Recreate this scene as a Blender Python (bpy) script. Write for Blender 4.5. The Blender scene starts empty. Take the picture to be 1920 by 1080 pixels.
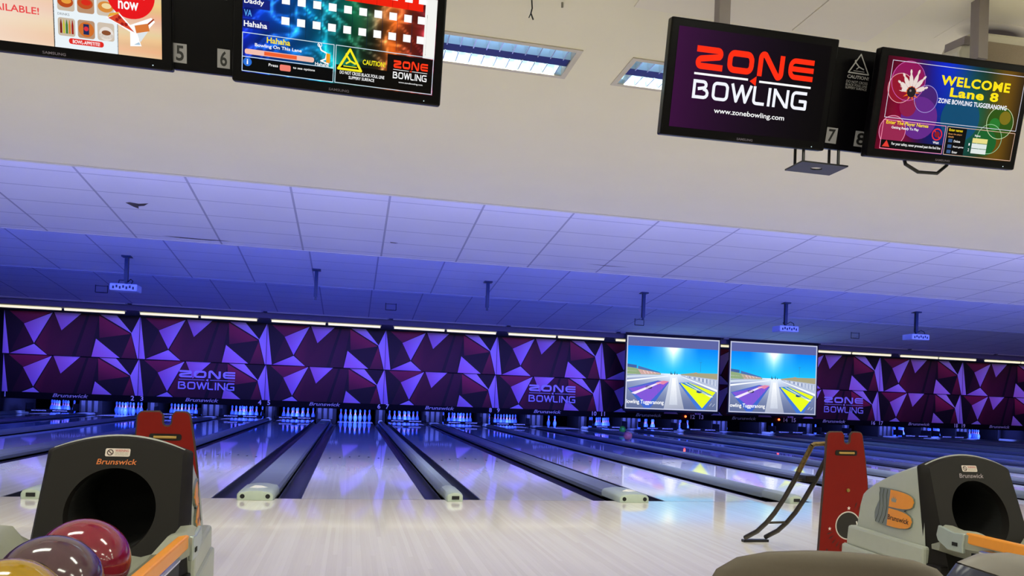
import bpy, bmesh, math, random
from mathutils import Vector, Matrix, Euler
random.seed(7)
S = bpy.context.scene
COL = S.collection

# ---------------------------------------------------------------- camera
CAM = Vector((-.1433, -6.9172, .9277))
YAW, PITCH, ROLL, FPX = .2247, .0168, .037, 1450.5
fw = Vector((math.sin(YAW)*math.cos(PITCH), math.cos(YAW)*math.cos(PITCH), math.sin(PITCH)))
r0 = Vector((math.cos(YAW), -math.sin(YAW), 0)); u0 = r0.cross(fw)
rt = r0*math.cos(ROLL) + u0*math.sin(ROLL); up = -r0*math.sin(ROLL) + u0*math.cos(ROLL)
cd = bpy.data.cameras.new('camera'); cam = bpy.data.objects.new('camera', cd); COL.objects.link(cam)
m = Matrix((rt, up, -fw)).transposed().to_4x4(); m.translation = CAM; cam.matrix_world = m
cd.sensor_width = 36.0; cd.lens = FPX/1920*36.0
cd.shift_x = -31.5/1920; cd.shift_y = 183.75/1920
cd.clip_start = .05; cd.clip_end = 200
S.camera = cam

# ---------------------------------------------------------------- world, exposure
w = bpy.data.worlds.new('world'); S.world = w; w.use_nodes = True
w.node_tree.nodes['Background'].inputs[0].default_value = (.35, .42, .6, 1)
w.node_tree.nodes['Background'].inputs[1].default_value = .05
S.view_settings.view_transform = 'Standard'; S.view_settings.look = 'None'
S.view_settings.exposure = 0.0; S.view_settings.gamma = 1.0
S.view_settings.use_curve_mapping = False
S.cycles.max_bounces = 8; S.cycles.diffuse_bounces = 4; S.cycles.glossy_bounces = 4
S.cycles.sample_clamp_indirect = 4.0
S.cycles.use_denoising = True

# ---------------------------------------------------------------- lamps
def area(name, loc, rot, sx, sy, power, col, spread=180):
    l = bpy.data.lights.new(name, 'AREA'); l.shape = 'RECTANGLE'; l.size = sx; l.size_y = sy
    l.energy = power; l.color = col; l.spread = math.radians(spread)
    o = bpy.data.objects.new(name, l); COL.objects.link(o); o.location = loc; o.rotation_euler = rot
    o['kind'] = 'helper'
    return o
WARM = (.98, 1.0, .85)
TX = [-.12 + 1.595*i for i in range(-5, 14)]           # recessed louvre lights, one row over the approach
for x in TX: area('louvre_lamp', (x+.61, -2.27, 3.026), (math.radians(26), 0, 0), 1.1, .3, 25, WARM, 112)
for X in (-7.5, -4.5, -1.5, 1.5, 4.5, 7.5, 10.5, 13.5, 17, 20.5):   # fluorescent ceiling lights over the seating
    for Y in (-9.4, -7.0, -4.7):
        area('ceiling_lamp', (X, Y, 2.98), (0, 0, 0), 1.2, .3, 21.5, WARM)
BLUE = (.006, .06, 1.0)
PI = math.pi
# ultraviolet tubes fixed behind each drop of the stepped ceiling, facing the pins, plus added fill lamps
area('blue_lamp_near', (6.5, 1.50, 3.30), (math.radians(114), 0, 0), 36, .42, 450, (.25, .29, 1.0), 76)
area('blue_lamp_lanes', (6.5, 1.50, 3.08), (math.radians(38), 0, 0), 36, .14, 300, (.04, .07, 1.0), 130)
area('lane_fill', (6.5, 1.50, 3.07), (math.radians(20), 0, 0), 36, .12, 330, (.86, .9, 1.0), 84)  # added unseen white fill that brightens the near end of the lanes
area('blue_lamp_middle', (2.5, 5.80, 3.36), (math.radians(64), 0, 0), 27, .36, 560, BLUE)
area('blue_lamp_far', (1.5, 9.96, 3.36), (math.radians(46), 0, 0), 24, .36, 300, BLUE)
area('mask_fill', (6.5, 9.98, 3.20), (math.radians(76.5), 0, 0), 36, .2, 90, (.36, .17, 1.0), 29)  # added unseen purple fill, narrow beam that brightens only the masks
area('pin_lamp', (7.5, 17.35, .50), (math.radians(72), 0, 0), 33, .10, 1500, (.13, .17, 1.0))

# ---------------------------------------------------------------- colours and materials
def lin(h):
    if isinstance(h, str):
        h = h.lstrip('#'); c = [int(h[i:i+2], 16)/255 for i in (0, 2, 4)]
    else: c = list(h)
    return tuple((x/12.92 if x <= .04045 else ((x+.055)/1.055)**2.4) for x in c)
MATS = {}
def pm(name, col, rough=.5, metal=0, noise=.06, scale=30, coat=0, spec=.5, bump=0):
    if name in MATS: return MATS[name]
    mt = bpy.data.materials.new(name); mt.use_nodes = True; nt = mt.node_tree; b = nt.nodes['Principled BSDF']
    c = lin(col)
    tc = nt.nodes.new('ShaderNodeTexCoord'); n = nt.nodes.new('ShaderNodeTexNoise')
    n.inputs['Scale'].default_value = scale; n.inputs['Detail'].default_value = 3
    nt.links.new(tc.outputs['Object'], n.inputs['Vector'])
    mx = nt.nodes.new('ShaderNodeMix'); mx.data_type = 'RGBA'
    mx.inputs[6].default_value = (*[x*(1-noise) for x in c], 1); mx.inputs[7].default_value = (*[min(1, x*(1+noise)) for x in c], 1)
    nt.links.new(n.outputs['Fac'], mx.inputs[0]); nt.links.new(mx.outputs[2], b.inputs['Base Color'])
    b.inputs['Roughness'].default_value = rough; b.inputs['Metallic'].default_value = metal
    b.inputs['Specular IOR Level'].default_value = spec
    b.inputs['Coat Weight'].default_value = coat
    if coat: b.inputs['Coat Roughness'].default_value = .04
    if bump:
        bp = nt.nodes.new('ShaderNodeBump'); bp.inputs['Strength'].default_value = bump; bp.inputs['Distance'].default_value = .003
        nt.links.new(n.outputs['Fac'], bp.inputs['Height']); nt.links.new(bp.outputs[0], b.inputs['Normal'])
    MATS[name] = mt; return mt
def em(name, col, s):
    if name in MATS: return MATS[name]
    mt = bpy.data.materials.new(name); mt.use_nodes = True; b = mt.node_tree.nodes['Principled BSDF']
    c = lin(col); b.inputs['Base Color'].default_value = (*c, 1)
    b.inputs['Emission Color'].default_value = (*c, 1); b.inputs['Emission Strength'].default_value = s
    MATS[name] = mt; return mt
def attr_mat(name, emit=0.0, rough=.5, spec=.5):
    if name in MATS: return MATS[name]
    mt = bpy.data.materials.new(name); mt.use_nodes = True; nt = mt.node_tree; b = nt.nodes['Principled BSDF']
    a = nt.nodes.new('ShaderNodeAttribute'); a.attribute_name = 'Col'
    b.inputs['Roughness'].default_value = rough; b.inputs['Specular IOR Level'].default_value = spec
    if emit:
        b.inputs['Base Color'].default_value = (0.0, .0, .0, 1); b.inputs['Specular IOR Level'].default_value = spec
        nt.links.new(a.outputs['Color'], b.inputs['Emission Color']); b.inputs['Emission Strength'].default_value = emit
    else: nt.links.new(a.outputs['Color'], b.inputs['Base Color'])
    MATS[name] = mt; return mt
def wood(name, a, b_, rough, board, axis_len=3.0, spec=.5):
    """boards running along Y: narrow strips of slightly different tone with streaked grain"""
    mt = bpy.data.materials.new(name); mt.use_nodes = True; nt = mt.node_tree; b = nt.nodes['Principled BSDF']
    tc = nt.nodes.new('ShaderNodeTexCoord'); sx = nt.nodes.new('ShaderNodeSeparateXYZ'); nt.links.new(tc.outputs['Object'], sx.inputs[0])
    def mth(op, x, v=None):
        n = nt.nodes.new('ShaderNodeMath'); n.operation = op
        if hasattr(x, 'links'): nt.links.new(x, n.inputs[0])
        else: n.inputs[0].default_value = x
        if v is not None:
            if hasattr(v, 'links'): nt.links.new(v, n.inputs[1])
            else: n.inputs[1].default_value = v
        return n.outputs[0]
    bx = mth('DIVIDE', sx.outputs[0], board); fl = mth('FLOOR', bx); fr = mth('FRACT', bx)
    wn = nt.nodes.new('ShaderNodeTexWhiteNoise'); wn.noise_dimensions = '2D'
    cy = mth('FLOOR', mth('ADD', mth('DIVIDE', sx.outputs[1], axis_len), mth('MULTIPLY', fl, .377)))
    cb = nt.nodes.new('ShaderNodeCombineXYZ'); nt.links.new(fl, cb.inputs[0]); nt.links.new(cy, cb.inputs[1]); nt.links.new(cb.outputs[0], wn.inputs[0])
    mp = nt.nodes.new('ShaderNodeMapping'); mp.inputs['Scale'].default_value = (90, 2.2, 1); nt.links.new(tc.outputs['Object'], mp.inputs[0])
    n = nt.nodes.new('ShaderNodeTexNoise'); n.inputs['Scale'].default_value = 1; n.inputs['Detail'].default_value = 4; nt.links.new(mp.outputs[0], n.inputs[0])
    t = mth('ADD', mth('MULTIPLY', wn.outputs[0], .55), mth('MULTIPLY', n.outputs['Fac'], .45))
    seam = mth('LESS_THAN', fr, .035)
    t2 = mth('SUBTRACT', t, mth('MULTIPLY', seam, .5))
    mx = nt.nodes.new('ShaderNodeMix'); mx.data_type = 'RGBA'; mx.inputs[6].default_value = (*lin(b_), 1); mx.inputs[7].default_value = (*lin(a), 1)
    nt.links.new(t2, mx.inputs[0]); nt.links.new(mx.outputs[2], b.inputs['Base Color'])
    b.inputs['Coat Weight'].default_value = .35; b.inputs['Coat Roughness'].default_value = .04
    b.inputs['Roughness'].default_value = rough; b.inputs['Specular IOR Level'].default_value = spec
    MATS[name] = mt; return mt
def tiles(name, col, line, x0, y0, sx, sy, wd, rough=.9):
    """a lay-in tile grid: lines every sx along X from x0, every sy along Y from y0"""
    mt = bpy.data.materials.new(name); mt.use_nodes = True; nt = mt.node_tree; b = nt.nodes['Principled BSDF']
    tc = nt.nodes.new('ShaderNodeTexCoord'); sp = nt.nodes.new('ShaderNodeSeparateXYZ'); nt.links.new(tc.outputs['Object'], sp.inputs[0])
    def mth(op, x, v):
        n = nt.nodes.new('ShaderNodeMath'); n.operation = op; nt.links.new(x, n.inputs[0])
        if hasattr(v, 'links'): nt.links.new(v, n.inputs[1])
        else: n.inputs[1].default_value = v
        return n.outputs[0]
    def ln(o, o0, st, wd):
        f = mth('MODULO', mth('ADD', mth('SUBTRACT', o, o0), 1000*st), st)
        return mth('MAXIMUM', mth('LESS_THAN', f, wd/2), mth('GREATER_THAN', f, st-wd/2))
    g = mth('MAXIMUM', ln(sp.outputs[0], x0, sx, wd), mth('MULTIPLY', ln(sp.outputs[1], y0, sy, wd*.75), .75))
    n = nt.nodes.new('ShaderNodeTexNoise'); n.inputs['Scale'].default_value = .9; n.inputs['Detail'].default_value = 3; nt.links.new(tc.outputs['Object'], n.inputs[0])
    c = lin(col)
    m1 = nt.nodes.new('ShaderNodeMix'); m1.data_type = 'RGBA'; m1.inputs[6].default_value = (*[x*.93 for x in c], 1); m1.inputs[7].default_value = (*[x*1.06 for x in c], 1)
    nt.links.new(n.outputs['Fac'], m1.inputs[0])
    m2 = nt.nodes.new('ShaderNodeMix'); m2.data_type = 'RGBA'; nt.links.new(g, m2.inputs[0]); nt.links.new(m1.outputs[2], m2.inputs[6]); m2.inputs[7].default_value = (*lin(line), 1)
    nt.links.new(m2.outputs[2], b.inputs['Base Color']); b.inputs['Roughness'].default_value = rough
    MATS[name] = mt; return mt

# ---------------------------------------------------------------- mesh helpers
class MB:
    def __init__(s): s.v = []; s.f = []; s.m = []; s.cm = 0
    def add(s, vs, fs):
        o = len(s.v); s.v += [tuple(v) for v in vs]; s.f += [tuple(i+o for i in f) for f in fs]; s.m += [s.cm]*len(fs); return s
    def box(s, x0, y0, z0, x1, y1, z1):
        return s.add([(x0,y0,z0),(x1,y0,z0),(x1,y1,z0),(x0,y1,z0),(x0,y0,z1),(x1,y0,z1),(x1,y1,z1),(x0,y1,z1)],
                     [(0,3,2,1),(4,5,6,7),(0,1,5,4),(1,2,6,5),(2,3,7,6),(3,0,4,7)])
    def loft(s, rings, caps=True, closed=True):
        n = len(rings[0]); vs = [p for r in rings for p in r]; fs = []
        for i in range(len(rings)-1):
            for j in range(n if closed else n-1):
                k = (j+1) % n; fs.append((i*n+j, i*n+k, (i+1)*n+k, (i+1)*n+j))
        if caps and closed: fs += [tuple(range(n))[::-1], tuple((len(rings)-1)*n+j for j in range(n))]
        return s.add(vs, fs)
    def prism(s, poly, y0, y1):          # outline in (x,z), thickness along y
        return s.loft([[(x, y0, z) for x, z in poly], [(x, y1, z) for x, z in poly]])
    def lathe(s, prof, n=24, c=(0,0,0)):
        rings = [[(c[0]+r*math.cos(2*PI*j/n), c[1]+r*math.sin(2*PI*j/n), c[2]+z) for j in range(n)] for r, z in prof]
        return s.loft(rings)
    def cyl(s, a, b, r, n=16, r2=None):
        return s.tube([a, b], [r, r if r2 is None else r2], n)
    def tube(s, pts, r, n=10, up=None):
        pts = [Vector(p) for p in pts]; rs = r if isinstance(r, (list, tuple)) else [r]*len(pts); rings = []; ref = None
        for i, p in enumerate(pts):
            t = (pts[min(i+1, len(pts)-1)] - pts[max(i-1, 0)]).normalized()
            if ref is None: ref = Vector((0,0,1)) if abs(t.z) < .9 else Vector((1,0,0))
            a = t.cross(ref).normalized(); ref = a.cross(t).normalized()
            rings.append([tuple(p + rs[i]*(a*math.cos(2*PI*j/n) + ref*math.sin(2*PI*j/n))) for j in range(n)])
        return s.loft(rings)
    def sphere(s, c, r, n=24, k=14):
        prof = [(max(r*math.sin(PI*i/k), 1e-4), -r*math.cos(PI*i/k)) for i in range(k+1)]
        return s.lathe(prof, n, c)
    def build(s, name, mat, parent=None, smooth=None, bevel=0, seg=2):
        me = bpy.data.meshes.new(name); me.from_pydata(s.v, [], s.f)
        mats = mat if isinstance(mat, (list, tuple)) else [mat]
        for q in mats: me.materials.append(q)
        if len(mats) > 1:
            for p, i in zip(me.polygons, s.m): p.material_index = i
        bm = bmesh.new(); bm.from_mesh(me); bmesh.ops.recalc_face_normals(bm, faces=bm.faces); bm.to_mesh(me); bm.free()
        o = bpy.data.objects.new(name, me); COL.objects.link(o)
        if parent: o.parent = parent
        if bevel:
            b = o.modifiers.new('bevel', 'BEVEL'); b.width = bevel; b.segments = seg; b.limit_method = 'ANGLE'; b.angle_limit = .6
        if smooth is not None:
            me.shade_smooth(); me.set_sharp_from_angle(angle=math.radians(smooth))
        return o
def tag(o, label, cat, group=None):
    o['label'] = label; o['category'] = cat
    if group: o['group'] = group
    return o
def thing(name, label, cat, loc=(0,0,0), rot=(0,0,0), group=None):
    o = bpy.data.objects.new(name, None); COL.objects.link(o); o.empty_display_size = .1
    o.location = loc; o.rotation_euler = rot
    return tag(o, label, cat, group)
def struct(o): o['kind'] = 'structure'; return o
def kids(o): return KID.get(o.name, [])
def dup(root, loc, label, rot=None, group=None):
    r = root.copy(); COL.objects.link(r); r.location = loc
    if rot is not None: r.rotation_euler = rot
    r['label'] = label
    if group: r['group'] = group
    for ch in [o for o in bpy.data.objects if o.parent == root]:
        c = ch.copy(); COL.objects.link(c); c.parent = r
        for g in [o for o in bpy.data.objects if o.parent == ch]:
            d = g.copy(); COL.objects.link(d); d.parent = c
    return r

# ---------------------------------------------------------------- flat graphics: print on panels, pictures on screens
TXT = {}; ASP = {}
def text_mesh(s, bold=0.0, shear=0.0, sp=1.0):
    k = (s, bold, shear, sp)
    if k in TXT: return TXT[k]
    cu = bpy.data.curves.new('lettering', 'FONT'); cu.body = s; cu.offset = bold; cu.shear = shear; cu.space_character = sp; cu.resolution_u = 3
    ob = bpy.data.objects.new('lettering', cu); COL.objects.link(ob)
    me = bpy.data.meshes.new_from_object(ob)
    vs = [(v.co.x, v.co.y) for v in me.vertices]; fs = [tuple(p.vertices) for p in me.polygons]
    bpy.data.objects.remove(ob); bpy.data.curves.remove(cu); bpy.data.meshes.remove(me)
    x0 = min(v[0] for v in vs); x1 = max(v[0] for v in vs); y0 = min(v[1] for v in vs); y1 = max(v[1] for v in vs)
    vs = [((x-x0)/(x1-x0), (y-y0)/(y1-y0)) for x, y in vs]
    TXT[k] = (vs, fs); ASP[k] = (x1-x0)/(y1-y0); return TXT[k]
def strokes(paths, t):
    """thick polylines as quads plus round joints; returns polygons"""
    out = []
    for p in paths:
        for i in range(len(p)-1):
            a, b = Vector(p[i]), Vector(p[i+1]); d = (b-a)
            if d.length < 1e-9: continue
            d.normalize(); n = Vector((-d.y, d.x))*t/2
            out.append([tuple(a+n), tuple(a-n), tuple(b-n), tuple(b+n)])
            if i > 0: out.append([(a.x+t/2*math.cos(q*PI/6), a.y+t/2*math.sin(q*PI/6)) for q in range(12)])
    return out
def rr(x0, y0, x1, y1, r, n=4):
    pts = []
    for cx, cy, a0 in ((x1-r,y1-r,0),(x0+r,y1-r,90),(x0+r,y0+r,180),(x1-r,y0+r,270)):
        for i in range(n+1):
            a = math.radians(a0+90*i/n); pts.append((cx+r*math.cos(a), cy+r*math.sin(a)))
    return pts
def arcp(cx, cy, r, a0, a1, n=5): return [(cx+r*math.cos(math.radians(a0+(a1-a0)*i/n)), cy+r*math.sin(math.radians(a0+(a1-a0)*i/n))) for i in range(n+1)]
def zone_word():
    t = .27; h = t/2; w = 1.5; st = w+.24; P = []
    z = [(0,1-h),(1.2,1-h)] + arcp(1.2,.72,.145,90,-60) + [(.25,.45)] + arcp(.27,.29,.155,110,270)[1:] + [(w,h)]
    o = rr(h,h,w-h,1-h,.24); o = o+[o[0],o[1]]
    n1 = [(h,0),(h,.8)] + arcp(.3,.8,.065+.1,180,60)[1:] + [(w-.42,.14)] + arcp(w-.3,.2,.165,240,360)[1:] + [(w-h,1)]
    e1 = [(w,1-h),(.42,1-h)] + arcp(.42,.58,.285,90,180)[1:] + [(h,.42)] + arcp(.42,.42,.285,180,270)[1:] + [(w,h)]
    for k, ps in enumerate(([z],[o],[n1],[e1,[(h,.5),(w,.5)]])):
        P += strokes([[(x+k*st, y) for x, y in p] for p in ps], t if k < 3 else .23)
    W = 3*st+w
    return [[(x/W, y) for x, y in p] for p in P]
def bowling_word():
    t = .17; h = t/2; P = []; x = 0
    def put(ps, w, gap=.16):
        nonlocal x, P
        P += strokes([[(a+x, b) for a, b in p] for p in ps], t); x += w+gap
    b = [[(h,0),(h,1)],[(0,1-h),(.62,1-h)]+arcp(.62,.75,.165,90,-90)[1:]+[(.3,.52)],[(.62,.52)]+arcp(.68,.3,.215,80,-90)+[(0,h)]]
    put(b, 1.0)
    o = rr(h,h,1.0-h,1-h,.2); put([o+[o[0],o[1]]], 1.0)
    put([[(0.03,1),(.34,h),(.62,.92),(.9,h),(1.21,1)]], 1.24, .1)
    put([[(h,1),(h,.25)]+arcp(.25,.25,.165,180,270)[1:]+[(.75,h)]], .78)
    put([[(h,0),(h,1)]], t)
    put([[(h,0),(h,1)],[(h,.93),(.83,.07)],[(.9,0),(.9,1)]], .98)
    put([[(.98,1-h),(.3,1-h)]+arcp(.3,.7,.215,90,180)[1:]+[(h,.3)]+arcp(.3,.3,.215,180,270)[1:]+[(.93,h),(.93,.47),(.5,.47)]], 1.0)
    W = x-.16
    return [[(a/W, c) for a, c in p] for p in P]
ZW, BW = zone_word(), bowling_word()
class Paint:
    """polygons in flat coordinates (x, z) with a colour each; every layer lies a hair above the one before"""
    def __init__(s, step=.0004): s.v = []; s.f = []; s.c = []; s.L = 0; s.step = step
    def up(s, k=1): s.L += k; return s
    def poly(s, pts, col):
        o = len(s.v); s.v += [(x, z, s.L) for x, z in pts]; s.f.append(tuple(range(o, o+len(pts))))
        cs = [lin(c) for c in col] if isinstance(col, list) else [lin(col)]*len(pts)
        s.c.append(cs); return s
    def polys(s, ps, col):
        for p in ps: s.poly(p, col); s.L += .12
        return s
    def rect(s, x0, z0, x1, z1, col): return s.poly([(x0,z0),(x1,z0),(x1,z1),(x0,z1)], col)
    def circle(s, x, z, r, col, n=28, rz=None):
        rz = rz or r; return s.poly([(x+r*math.cos(2*PI*i/n), z+rz*math.sin(2*PI*i/n)) for i in range(n)], col)
    def ring(s, x, z, r, t, col, n=32):
        for i in range(n):
            a, b = 2*PI*i/n, 2*PI*(i+1)/n
            s.poly([(x+q*math.cos(g), z+q*math.sin(g)) for q, g in ((r,a),(r-t,a),(r-t,b),(r,b))], col)
        return s
    def line(s, pts, t, col): return s.polys(strokes([pts], t), col)
    def frame(s, x0, z0, x1, z1, t, col):
        s.rect(x0,z0,x1,z0+t,col); s.rect(x0,z1-t,x1,z1,col); s.rect(x0,z0+t,x0+t,z1-t,col); return s.rect(x1-t,z0+t,x1,z1-t,col)
    def text(s, tx, x0, z0, x1, z1, col, bold=0.0, shear=0.0, sp=1.0):
        vs, fs = text_mesh(tx, bold, shear, sp); o = len(s.v)
        s.v += [(x0+a*(x1-x0), z0+b*(z1-z0), s.L) for a, b in vs]
        for f in fs: s.f.append(tuple(i+o for i in f)); s.c.append([lin(col)]*len(f))
        return s
    def textp(s, tx, x, z0, h, col, anchor, bold=0.0):
        text_mesh(tx, bold); wd = h*ASP[(tx, bold, 0.0, 1.0)]
        if anchor > 0: x -= wd
        return s.text(tx, x, z0, x+wd, z0+h, col, bold)
    def word(s, W, x0, z0, x1, z1, col):
        return s.polys([[(x0+a*(x1-x0), z0+b*(z1-z0)) for a, b in p] for p in W], col)
    def grid(s, x0, z0, x1, z1, nx, nz, fn):
        """fn(u, v) -> sRGB triple 0..1, v upwards"""
        o = len(s.v); cs = []
        for j in range(nz+1):
            for i in range(nx+1):
                s.v.append((x0+(x1-x0)*i/nx, z0+(z1-z0)*j/nz, s.L)); cs.append(lin([min(1,max(0,q)) for q in fn(i/nx, j/nz)]))
        for j in range(nz):
            for i in range(nx):
                q = [j*(nx+1)+i, j*(nx+1)+i+1, (j+1)*(nx+1)+i+1, (j+1)*(nx+1)+i]
                s.f.append(tuple(o+k for k in q)); s.c.append([cs[k] for k in q])
        return s
    def build(s, name, mat, parent, fn):
        """fn(x, z, lift) -> local point"""
        me = bpy.data.meshes.new(name); me.from_pydata([fn(x, z, l*s.step) for x, z, l in s.v], [], s.f); me.materials.append(mat)
        ca = me.color_attributes.new('Col', 'FLOAT_COLOR', 'CORNER')
        k = 0
        for f in s.c:
            for c in f: ca.data[k].color = (*c, 1); k += 1
        o = bpy.data.objects.new(name, me); COL.objects.link(o)
        if parent: o.parent = parent
        return o
def front(x, z, l): return (x, -l, z)

# ---------------------------------------------------------------- common dimensions
LW, PITCHX, C0 = 1.0541, 3.349, -.892
SEAM0 = .782                                  # boundary between lanes 6 and 7
KS = range(-2, 8)                             # lane pairs 1/2 ... 19/20
PW, NW = .731, .510                           # wide division (with ball track) and narrow division
XL, XR = -9.55, 24.6
def pair_x(k): return C0 + k*PITCHX
def lane_x(n): k = (n-5)//2; return pair_x(k) + (-1 if n % 2 else 1)*.8926

# ================================================================= setting
M_white = pm('white_paint', '#efe9d2', .85, noise=.025, scale=2.2)
M_trim = pm('cream_trim', '#dcd9cc', .7)
M_wall = pm('dark_wall_paint', '#22232c', .9)
M_pale = pm('pale_wall_paint', '#b9b4a8', .9)
M_appr = wood('approach_maple', '#ebe5dd', '#dcd3c9', .085, .0265, 2.4, .8)
M_lane = wood('lane_maple', '#e4e4ea', '#d4d2d8', .05, .0265, 4.0, .6)
struct(MB().box(XL, -11.0, -.12, XR, -.004, 0).build('floor', M_appr))
struct(MB().box(XL, .012, -.32, XR, 20.6, -.16).build('floor_below_lanes', M_wall)).name = 'trim_1'
struct(MB().box(XL, -.004, -.12, XR, .012, -.0005).build('trim_2', pm('foul_line', '#4a4556', .5)))
struct(MB().box(XL-.15, -11.0, -.3, XL, 20.6, 4.1).build('wall_left', M_wall))
struct(MB().box(XR, -11.0, -.3, XR+.15, 20.6, 4.1).build('wall_right', M_wall))
struct(MB().box(XL-.15, 20.6, -.3, XR+.15, 20.75, 4.1).build('wall_far', M_wall))
struct(MB().box(XL-.15, -11.15, -.3, XR+.15, -11.0, 4.1).build('wall_near', M_pale))
# white plaster ceiling over the approach, with openings for the recessed lights
ZC, YE = 3.03, 1.36
holes = [(x, x+1.22) for x in TX[5:7]]             # X ranges of the recesses, Y -2.455 .. -2.09
HY0, HY1 = -2.455, -2.09
mb = MB().box(XL, -11.0, ZC, XR, HY0, ZC+.12).box(XL, HY1, ZC, XR, YE, ZC+.12)
xs = [XL] + [x for h in holes for x in h] + [XR]
for i in range(0, len(xs), 2): mb.box(xs[i], HY0, ZC, xs[i+1], HY1, ZC+.12)
struct(mb.build('ceiling', M_white))
struct(MB().box(XL, YE-.02, ZC-.004, XR, YE+.04, ZC+.62).build('trim_3', M_trim))
# a sheet panel let into the ceiling over the monitors
struct(MB().box(1.234, -4.6, ZC-.007, 2.150, -3.06, ZC+.001).build('trim_4', pm('patch_plaster', '#ede6d6', .85, noise=.03, scale=3)))
struct(MB().box(2.158, -4.6, ZC-.007, 2.625, -3.075, ZC+.001).build('trim_5', MATS['patch_plaster']))
# sawtooth tile ceiling over the lanes
SL = .105
for k, (ya, yb) in enumerate(((YE+.04, 5.68), (5.68, 9.84), (9.84, 15.1))):
    z0 = 3.56; z1 = z0 - SL*(yb-(1.52 if k == 0 else ya))
    mt = tiles('ceiling_tile_%d' % k, '#dedce0', '#a5a3ae', -3.37, yb-.18, 1.2, .6, .028)
    struct(MB().add([(XL,ya,z0),(XR,ya,z0),(XR,yb,z1),(XL,yb,z1),(XL,ya,z0+.05),(XR,ya,z0+.05),(XR,yb,z1+.05),(XL,yb,z1+.05)],
           [(0,1,2,3),(4,7,6,5),(0,4,5,1),(1,5,6,2),(2,6,7,3),(3,7,4,0)]).build('ceiling_tiles', mt)).name = 'ceiling_lanes_%d' % (k+1)
    if k < 2:
        struct(MB().box(XL, yb-.012, z1-.004, XR, yb+.028, 3.62).build('trim_%d' % (6+k), pm('riser_paint', '#c9c8cc', .85)))
# marks on the nearest tile bay
def band_z(Y): return 3.56 - SL*4.16*(Y-YE-.04)/(5.68-YE-.04)
M_soot = pm('grime', '#4b4440', .95)
mk = MB()
def mark(pts): mk.add([(x, y, band_z(y)-.002) for x, y in pts], [tuple(range(len(pts)))])
mark([(-3.11,4.05),(-3.05,4.19),(-3.0,4.26),(-2.98,4.16),(-2.9,4.12),(-2.82,4.0),(-2.95,4.05),(-3.05,4.02)])
mark([(-2.98,5.44),(-2.4,5.47),(-2.02,5.46),(-2.3,5.51),(-2.7,5.50)])
mark([(3.5,5.18),(3.9,5.2),(4.3,5.2),(3.9,5.23)])
mark([(.33,4.85),(.45,4.87),(.41,4.90),(.34,4.89)])
struct(mk.build('trim_8', M_soot))
# soot on the plaster above the loudspeaker
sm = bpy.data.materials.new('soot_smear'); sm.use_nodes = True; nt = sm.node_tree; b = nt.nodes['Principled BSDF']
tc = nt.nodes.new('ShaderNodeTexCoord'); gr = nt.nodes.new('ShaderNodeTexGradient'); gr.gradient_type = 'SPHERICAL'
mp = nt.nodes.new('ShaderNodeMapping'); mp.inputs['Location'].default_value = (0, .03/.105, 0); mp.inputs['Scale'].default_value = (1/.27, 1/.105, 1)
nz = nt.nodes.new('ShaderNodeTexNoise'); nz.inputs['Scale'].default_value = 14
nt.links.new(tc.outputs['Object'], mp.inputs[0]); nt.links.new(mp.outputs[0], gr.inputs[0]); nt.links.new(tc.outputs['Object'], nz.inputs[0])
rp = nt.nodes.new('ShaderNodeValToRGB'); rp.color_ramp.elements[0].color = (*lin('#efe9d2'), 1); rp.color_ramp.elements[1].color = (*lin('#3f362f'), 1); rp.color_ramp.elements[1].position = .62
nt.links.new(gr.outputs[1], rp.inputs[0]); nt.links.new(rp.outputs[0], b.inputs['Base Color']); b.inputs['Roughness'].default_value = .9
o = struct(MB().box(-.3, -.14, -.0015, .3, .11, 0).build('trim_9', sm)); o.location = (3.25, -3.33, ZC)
# bulkhead above the pin masks
M_bulk = pm('bulkhead_paint', '#66656a', .8)
struct(MB().box(XL, 15.08, 2.86, XR, 15.22, 3.7).build('trim_10', M_bulk))
struct(MB().box(XL, 15.22, 2.888, XR, 17.4, 2.93).build('trim_13', M_bulk))

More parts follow.
